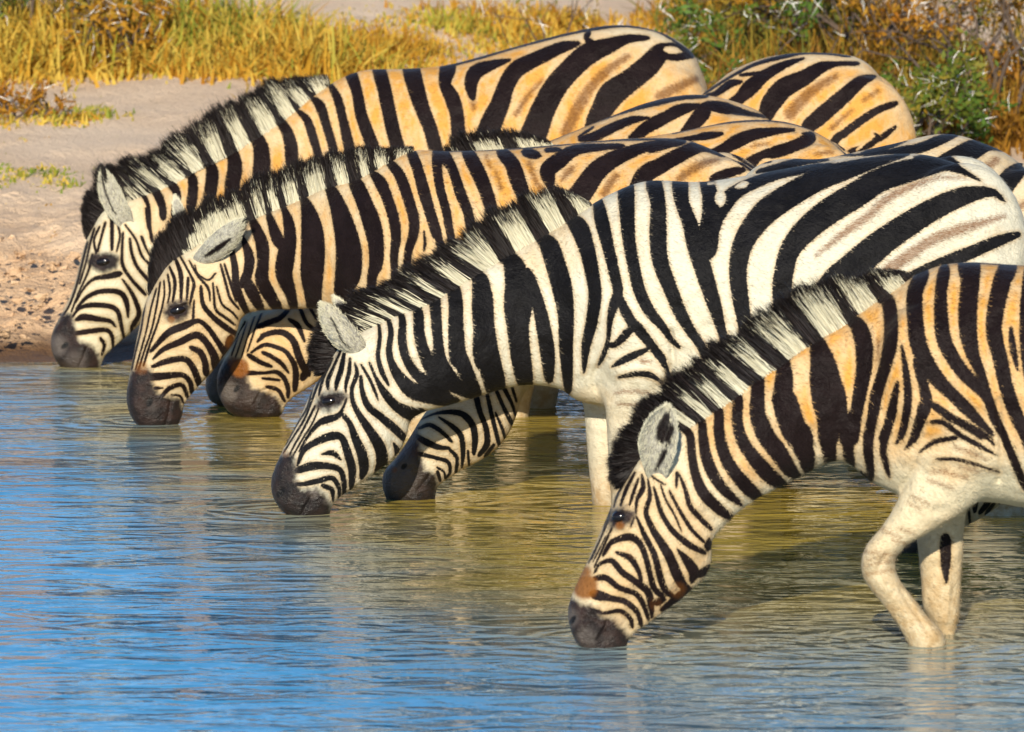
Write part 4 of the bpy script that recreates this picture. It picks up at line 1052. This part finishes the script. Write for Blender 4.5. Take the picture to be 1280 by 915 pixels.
# one more head shows behind the nearest zebra's forelegs: the same animal as the one between, further right
Z['legs'] = dict(Z['between']); Z['legs'].update(shift=(626, 72), Dm=water_depth(688), Dt=19.0, xh=1266, xt=1426, origin=1626, fine=True, fur=0, glegs=[],
  label='zebra showing only a striped jaw behind the front zebra\'s straight foreleg')
only = globals().get('ONLY')
for k_ in Z:
    if only and k_ not in only: continue
    make_zebra(Z[k_])
# ------------------------------------------------------------------ plants behind the herd
def ground_pt(px, py):
    """where the ground shows at photo pixel (px, py)"""
    Y = water_depth(py)*.9
    for _ in range(30):
        X, Zr = unproj(px, py, Y); zg = float(ground_z(np.array([X]), np.array([Y]))[0])
        Y += (float(Zr)-zg)*5.0
        Y = min(max(Y, 20), 120)
    return float(X), Y, zg
def leaf_material(name, cols, rough=.6, attr='hue'):
    m = N(name); t = m.attr(attr); r = m.n('ShaderNodeValToRGB'); m.L(t, r.inputs['Fac'])
    e = r.color_ramp.elements
    for k, (p_, c_) in enumerate(cols):
        if k < 2: el = e[k]; el.position = p_
        else: el = e.new(p_)
        el.color = (*c_, 1)
    m.p(color=r.outputs['Color'], rough=rough, spec=.2)
    tr = m.n('ShaderNodeBsdfTranslucent'); m.L(r.outputs['Color'], tr.inputs['Color'])
    mx = m.n('ShaderNodeMixShader'); mx.inputs[0].default_value = .35
    m.L(m.b.outputs[0], mx.inputs[1]); m.L(tr.outputs[0], mx.inputs[2]); m.L(mx.outputs[0], m.out.inputs['Surface'])
    return m.m
GRASS = leaf_material('dry_grass', [(0, (.42, .19, .018)), (1, (.17, .24, .030)), (.25, (.60, .34, .035)), (.5, (.62, .45, .08)), (.72, (.36, .34, .04))])
LEAF = leaf_material('thorn_bush_leaf', [(0, (.34, .13, .012)), (1, (.11, .20, .030)), (.3, (.46, .24, .022)), (.55, (.22, .20, .028)), (.8, (.075, .14, .018))])
BROWN = leaf_material('brown_dry_grass', [(0, (.17, .075, .014)), (1, (.15, .17, .03)), (.35, (.36, .17, .018)), (.65, (.40, .26, .035))])
BARK = N('twig_bark'); BARK = BARK.p(color=BARK.mix(BARK.noise(30, 3, .6, BARK.coords()), (.050, .032, .022), (.13, .09, .065)), rough=.9)
THORN = N('white_thorn').p(color=(.80, .78, .72), rough=.5)
def blades(name, pts, hts, hue, wid=.006, lean=.55, seg=3, parent=None, mat=GRASS, org=(0, 0, 0)):
    n = len(pts); a = RNG.uniform(0, 6.283, n); ln = np.abs(RNG.normal(0, lean, n)); V = np.zeros((n, seg+1, 2, 3))
    b = RNG.uniform(0, 6.283, n)
    for k in range(seg+1):
        s = k/seg; out = hts*ln*s**1.8
        c = np.column_stack([pts[:, 0]+np.cos(a)*out, pts[:, 1]+np.sin(a)*out, pts[:, 2]+hts*s*(1-.25*ln*s)])
        w_ = wid*(1-.85*s)
        for e, sg in ((0, -1), (1, 1)): V[:, k, e] = c + np.column_stack([np.cos(b)*w_*sg, np.sin(b)*w_*sg, 0*b])
    V = V - np.array(org); idx = np.arange(n*(seg+1)*2).reshape(n, seg+1, 2)
    F = np.stack([idx[:, :-1, 0], idx[:, :-1, 1], idx[:, 1:, 1], idx[:, 1:, 0]], -1).reshape(-1, 4)
    o = fast_mesh(name, V.reshape(-1, 3), F, mat, parent, smooth=False); set_attr(o.data, 'hue', np.repeat(hue, (seg+1)*2)); return o
def grass_field(clumps, n_each):
    """clumps: photo x, photo y of the foot, radius m, height m, hue"""
    P, H, U = [], [], []
    for px, py, r, h, hu in clumps:
        x, y, zg = ground_pt(px, py); n = int(n_each*(r/.3)**1.3)
        q = RNG.normal(0, r*.5, (n, 2)); q[:, 1] *= 1.2
        P.append(np.column_stack([x+q[:, 0], y+q[:, 1], ground_z(x+q[:, 0], y+q[:, 1])-.01]))
        H.append(h*RNG.uniform(.35, 1.0, n)*np.exp(-(np.hypot(q[:, 0], q[:, 1])/(r*1.3))**2)); U.append(np.clip(hu+RNG.normal(0, .13, n), 0, 1))
    return np.vstack(P), np.concatenate(H), np.concatenate(U)
rg = np.random.default_rng(21); cl = []
for _ in range(72):                                        # golden bank of grass, top left
    x = rg.uniform(-60, 490); y = rg.uniform(24, 92) if x < 210 else rg.uniform(44 if x < 330 else 56, 96)
    g = vnoise(np.array([x*.012]), np.array([y*.02]), 31)[0]; big = rg.random()
    cl.append((x, y, .12+.34*big, .08+.26*big*rg.uniform(.6, 1)*(1 if x < 420 else .55), .02+.75*g*g + (.34 if 180 < x < 380 and rg.random() < .6 else 0)))
for _ in range(40): cl.append((rg.uniform(-20, 480), rg.uniform(78, 97), rg.uniform(.06, .2), rg.uniform(.05, .17), rg.uniform(.05, .75)))
for _ in range(34):                                        # low tufts over the sand in the middle
    x = rg.uniform(470, 870); y = rg.choice([rg.uniform(22, 40), rg.uniform(48, 75)]); cl.append((x, y, rg.uniform(.15, .4), rg.uniform(.04, .12), rg.uniform(0, .75)))
for _ in range(26): cl.append((rg.uniform(-20, 85), rg.normal(219, 8), rg.uniform(.05, .11), rg.uniform(.02, .06), rg.uniform(.4, .95)))
for _ in range(20): cl.append((rg.uniform(0, 140), rg.normal(148, 5), rg.uniform(.04, .12), rg.uniform(.03, .07), rg.uniform(.1, .8)))
for _ in range(40): cl.append((rg.uniform(-30, 420), rg.uniform(165, 300), rg.uniform(.02, .05), rg.uniform(.012, .035), rg.uniform(.2, .8)))
g_ = blades('grass', *grass_field(cl, 170), lean=.85, wid=.009); tag(g_, 'golden and green dry grass in tufts at the top left', 'grass', kind='stuff')
cl = []
for _ in range(95):                                        # brown-gold grass under the bushes, right
    x = rg.uniform(870, 1330); y = rg.uniform(20, 150) + (x-900)*.09; cl.append((x, y, rg.uniform(.10, .34), rg.uniform(.10, .42), rg.uniform(0, 1)))
g_ = blades('grass', *grass_field(cl, 170), lean=.85, wid=.008, mat=BROWN); tag(g_, 'brownish gold grass between the thorn bushes at the top right', 'grass', kind='stuff')
# clods and small stones on the bank
Vc, Fc = [], []
for _ in range(500):
    px = rg.uniform(-30, 210); py = rg.uniform(292, 440)
    if px > 205-(py-285)*1.15: continue
    x, y, zg = ground_pt(px, py); r = .006 + .020*rg.random()**3.5; o = len(Vc)
    q = rg.normal(0, 1, (8, 3)); q /= np.linalg.norm(q, axis=1)[:, None]; bm_ = bmesh.new(); vs_ = [bm_.verts.new(Vector(a*r*rg.uniform(.7, 1.2)*np.array([1.2, 1, .7]))) for a in q]
    bmesh.ops.convex_hull(bm_, input=vs_); bm_.verts.index_update()
    Vc += [(v.co.x+x, v.co.y+y, v.co.z+zg+r*.2) for v in bm_.verts]; Fc += [tuple(v.index+o for v in f.verts) for f in bm_.faces]; bm_.free()
co_ = mesh_obj('clods', Vc, Fc, bpy.data.materials['sandy_ground'], smooth=False); tag(co_, 'small clods and stones scattered over the brown bank', 'clods', kind='stuff')

def bush(name, label, px, py, height, spread, stems, hue, leaf_n, thorn_n, levels=4, leaf=.016, seed=1, group=None, lean=(0, 0), thick=.012):
    rr = np.random.default_rng(seed); x, y, zg = ground_pt(px, py); org = np.array([x, y, zg]); root = empty(name, org)
    tag(root, label, 'bush', group)
    V, F, tips = [], [], []
    def stick(a, b, r0, r1):
        d = b-a; L = np.linalg.norm(d)+1e-9; d = d/L; u = np.cross(d, [0, 0, 1.0]); u = u/(np.linalg.norm(u)+1e-9) if np.linalg.norm(u) > .05 else np.array([1., 0, 0]); v = np.cross(d, u); o = len(V)
        for c, r in ((a, r0), (b, r1)):
            for k in range(5): V.append(c + r*(math.cos(k*1.2566)*u + math.sin(k*1.2566)*v))
        for k in range(5): F.append((o+k, o+(k+1) % 5, o+5+(k+1) % 5, o+5+k))
    def grow(p, d, L, r, lv):
        q = p
        for _ in range(3):
            d = d + rr.normal(0, .20, 3); d /= np.linalg.norm(d); q2 = q + d*L/3; stick(q, q2, r, r*.86); r *= .86
            tips.append((q, q2, lv)); q = q2
        if lv > 0:
            for _ in range(rr.integers(2, 4)):
                e = d + rr.normal(0, .62, 3); e[2] += .05; e /= np.linalg.norm(e); grow(q, e, L*rr.uniform(.55, .85), r*.75, lv-1)
    for _ in range(stems):
        a = rr.uniform(0, 6.283); d = np.array([math.cos(a)*spread+lean[0], math.sin(a)*spread*.7+lean[1], 1.0]); d /= np.linalg.norm(d)
        grow(np.array([rr.normal(0, .06), rr.normal(0, .06), -.02]), d, height*.42*rr.uniform(.7, 1.15), thick*rr.uniform(.6, 1), levels-1)
    fast_mesh('branches', np.array(V), np.array(F), BARK, root)
    fine = [t for t in tips if t[2] <= 1] or tips
    if leaf_n:
        k = rr.integers(0, len(fine), leaf_n); t = rr.random(leaf_n); A = np.array([fine[i][0] for i in k]); B = np.array([fine[i][1] for i in k])
        C = A*(1-t[:, None]) + B*t[:, None] + rr.normal(0, leaf*.9, (leaf_n, 3)); d1 = rr.normal(0, 1, (leaf_n, 3)); d1 /= np.linalg.norm(d1, axis=1)[:, None]
        d2 = np.cross(d1, rr.normal(0, 1, (leaf_n, 3))); d2 /= np.linalg.norm(d2, axis=1)[:, None]+1e-9
        sz = leaf*rr.uniform(.6, 1.4, leaf_n)[:, None]
        Q = np.stack([C-d1*sz, C+d2*sz*.42, C+d1*sz, C-d2*sz*.42], 1).reshape(-1, 3); o = fast_mesh('leaves', Q, np.arange(leaf_n*4).reshape(-1, 4), LEAF, root, smooth=False)
        cn = vnoise(C[:, 0]*5+seed*9, C[:, 2]*5, seed); o['kind'] = 'stuff'; set_attr(o.data, 'hue', np.repeat(np.clip(hue[0]+(hue[1]-hue[0])*cn + rr.normal(0, .09, leaf_n), 0, 1), 4))
    if thorn_n:
        Vt, Ft = [], []
        for i in rr.integers(0, len(fine), thorn_n):
            a, b, _ = fine[i]; c = a + (b-a)*rr.random(); e1 = rr.normal(0, 1, 3); e1[1] *= .5; e1 /= np.linalg.norm(e1)
            for sg in (1, -1):
                e = e1*sg + rr.normal(0, .35, 3); e /= np.linalg.norm(e); L = rr.uniform(.03, .075); u = np.cross(e, [0, 1, 0.2]); u /= np.linalg.norm(u)+1e-9; v = np.cross(e, u); o = len(Vt)
                for k_ in range(3): Vt.append(c + .0019*(math.cos(k_*2.094)*u + math.sin(k_*2.094)*v))
                Vt.append(c+e*L); Ft += [(o, o+1, o+3), (o+1, o+2, o+3), (o+2, o, o+3)]
        to = fast_mesh('thorns', np.array(Vt), np.array(Ft), THORN, root, smooth=False, nside=3); to['kind'] = 'stuff'
    return root
G_ = 'thorn bushes behind the herd'
bush('thorn_bush', 'green thorn bush with long white thorns beyond the highest round rump', 1150, 196, .50, 1.5, 9, (.45, 1.0), 2600, 120, seed=5, group=G_)
bush('thorn_bush', 'small green thorn bush between the two highest tan rumps', 905, 128, .42, 1.0, 7, (.5, 1.0), 1500, 75, seed=8, group=G_)
bush('thorn_bush', 'dry golden bush with bare brown twigs at the right edge', 1245, 165, .78, .9, 10, (.0, .55), 2600, 120, levels=5, seed=12, group=G_, thick=.015)
bush('thorn_bush', 'golden leafy bush far behind the round rump, top right', 1075, 112, .80, .8, 10, (.0, .7), 4200, 60, levels=5, seed=15, group=G_)
bush('thorn_bush', 'brown thicket at the top right, half green, behind golden grass', 960, 80, .60, 1.0, 9, (.1, .85), 2600, 80, levels=5, seed=19, group=G_)
bush('thorn_bush', 'bare twiggy bush with almost no leaves over pale sand', 690, 70, .50, 1.8, 7, (.0, .6), 130, 40, levels=4, seed=23, group=G_, thick=.006)
bush('thorn_bush', 'dark green bush in the top left corner above golden grass', 12, 62, .62, .9, 9, (.55, 1.0), 3600, 90, levels=5, seed=27, group=G_)
bush('thorn_bush', 'grey thorny bush rising from the golden grass at left', 140, 76, .42, 1.3, 8, (.1, .7), 900, 50, levels=4, seed=31, group=G_)
bush('dry_weed', 'small golden weed on the sand at the left edge', 8, 150, .24, 1.2, 9, (.0, .5), 800, 20, levels=3, leaf=.013, seed=35, thick=.006)
bush('dry_weed', 'tiny dry sprig standing on bare sand beside the left weed', 62, 146, .15, .8, 5, (.0, .4), 120, 0, levels=3, leaf=.010, seed=39, thick=.004)
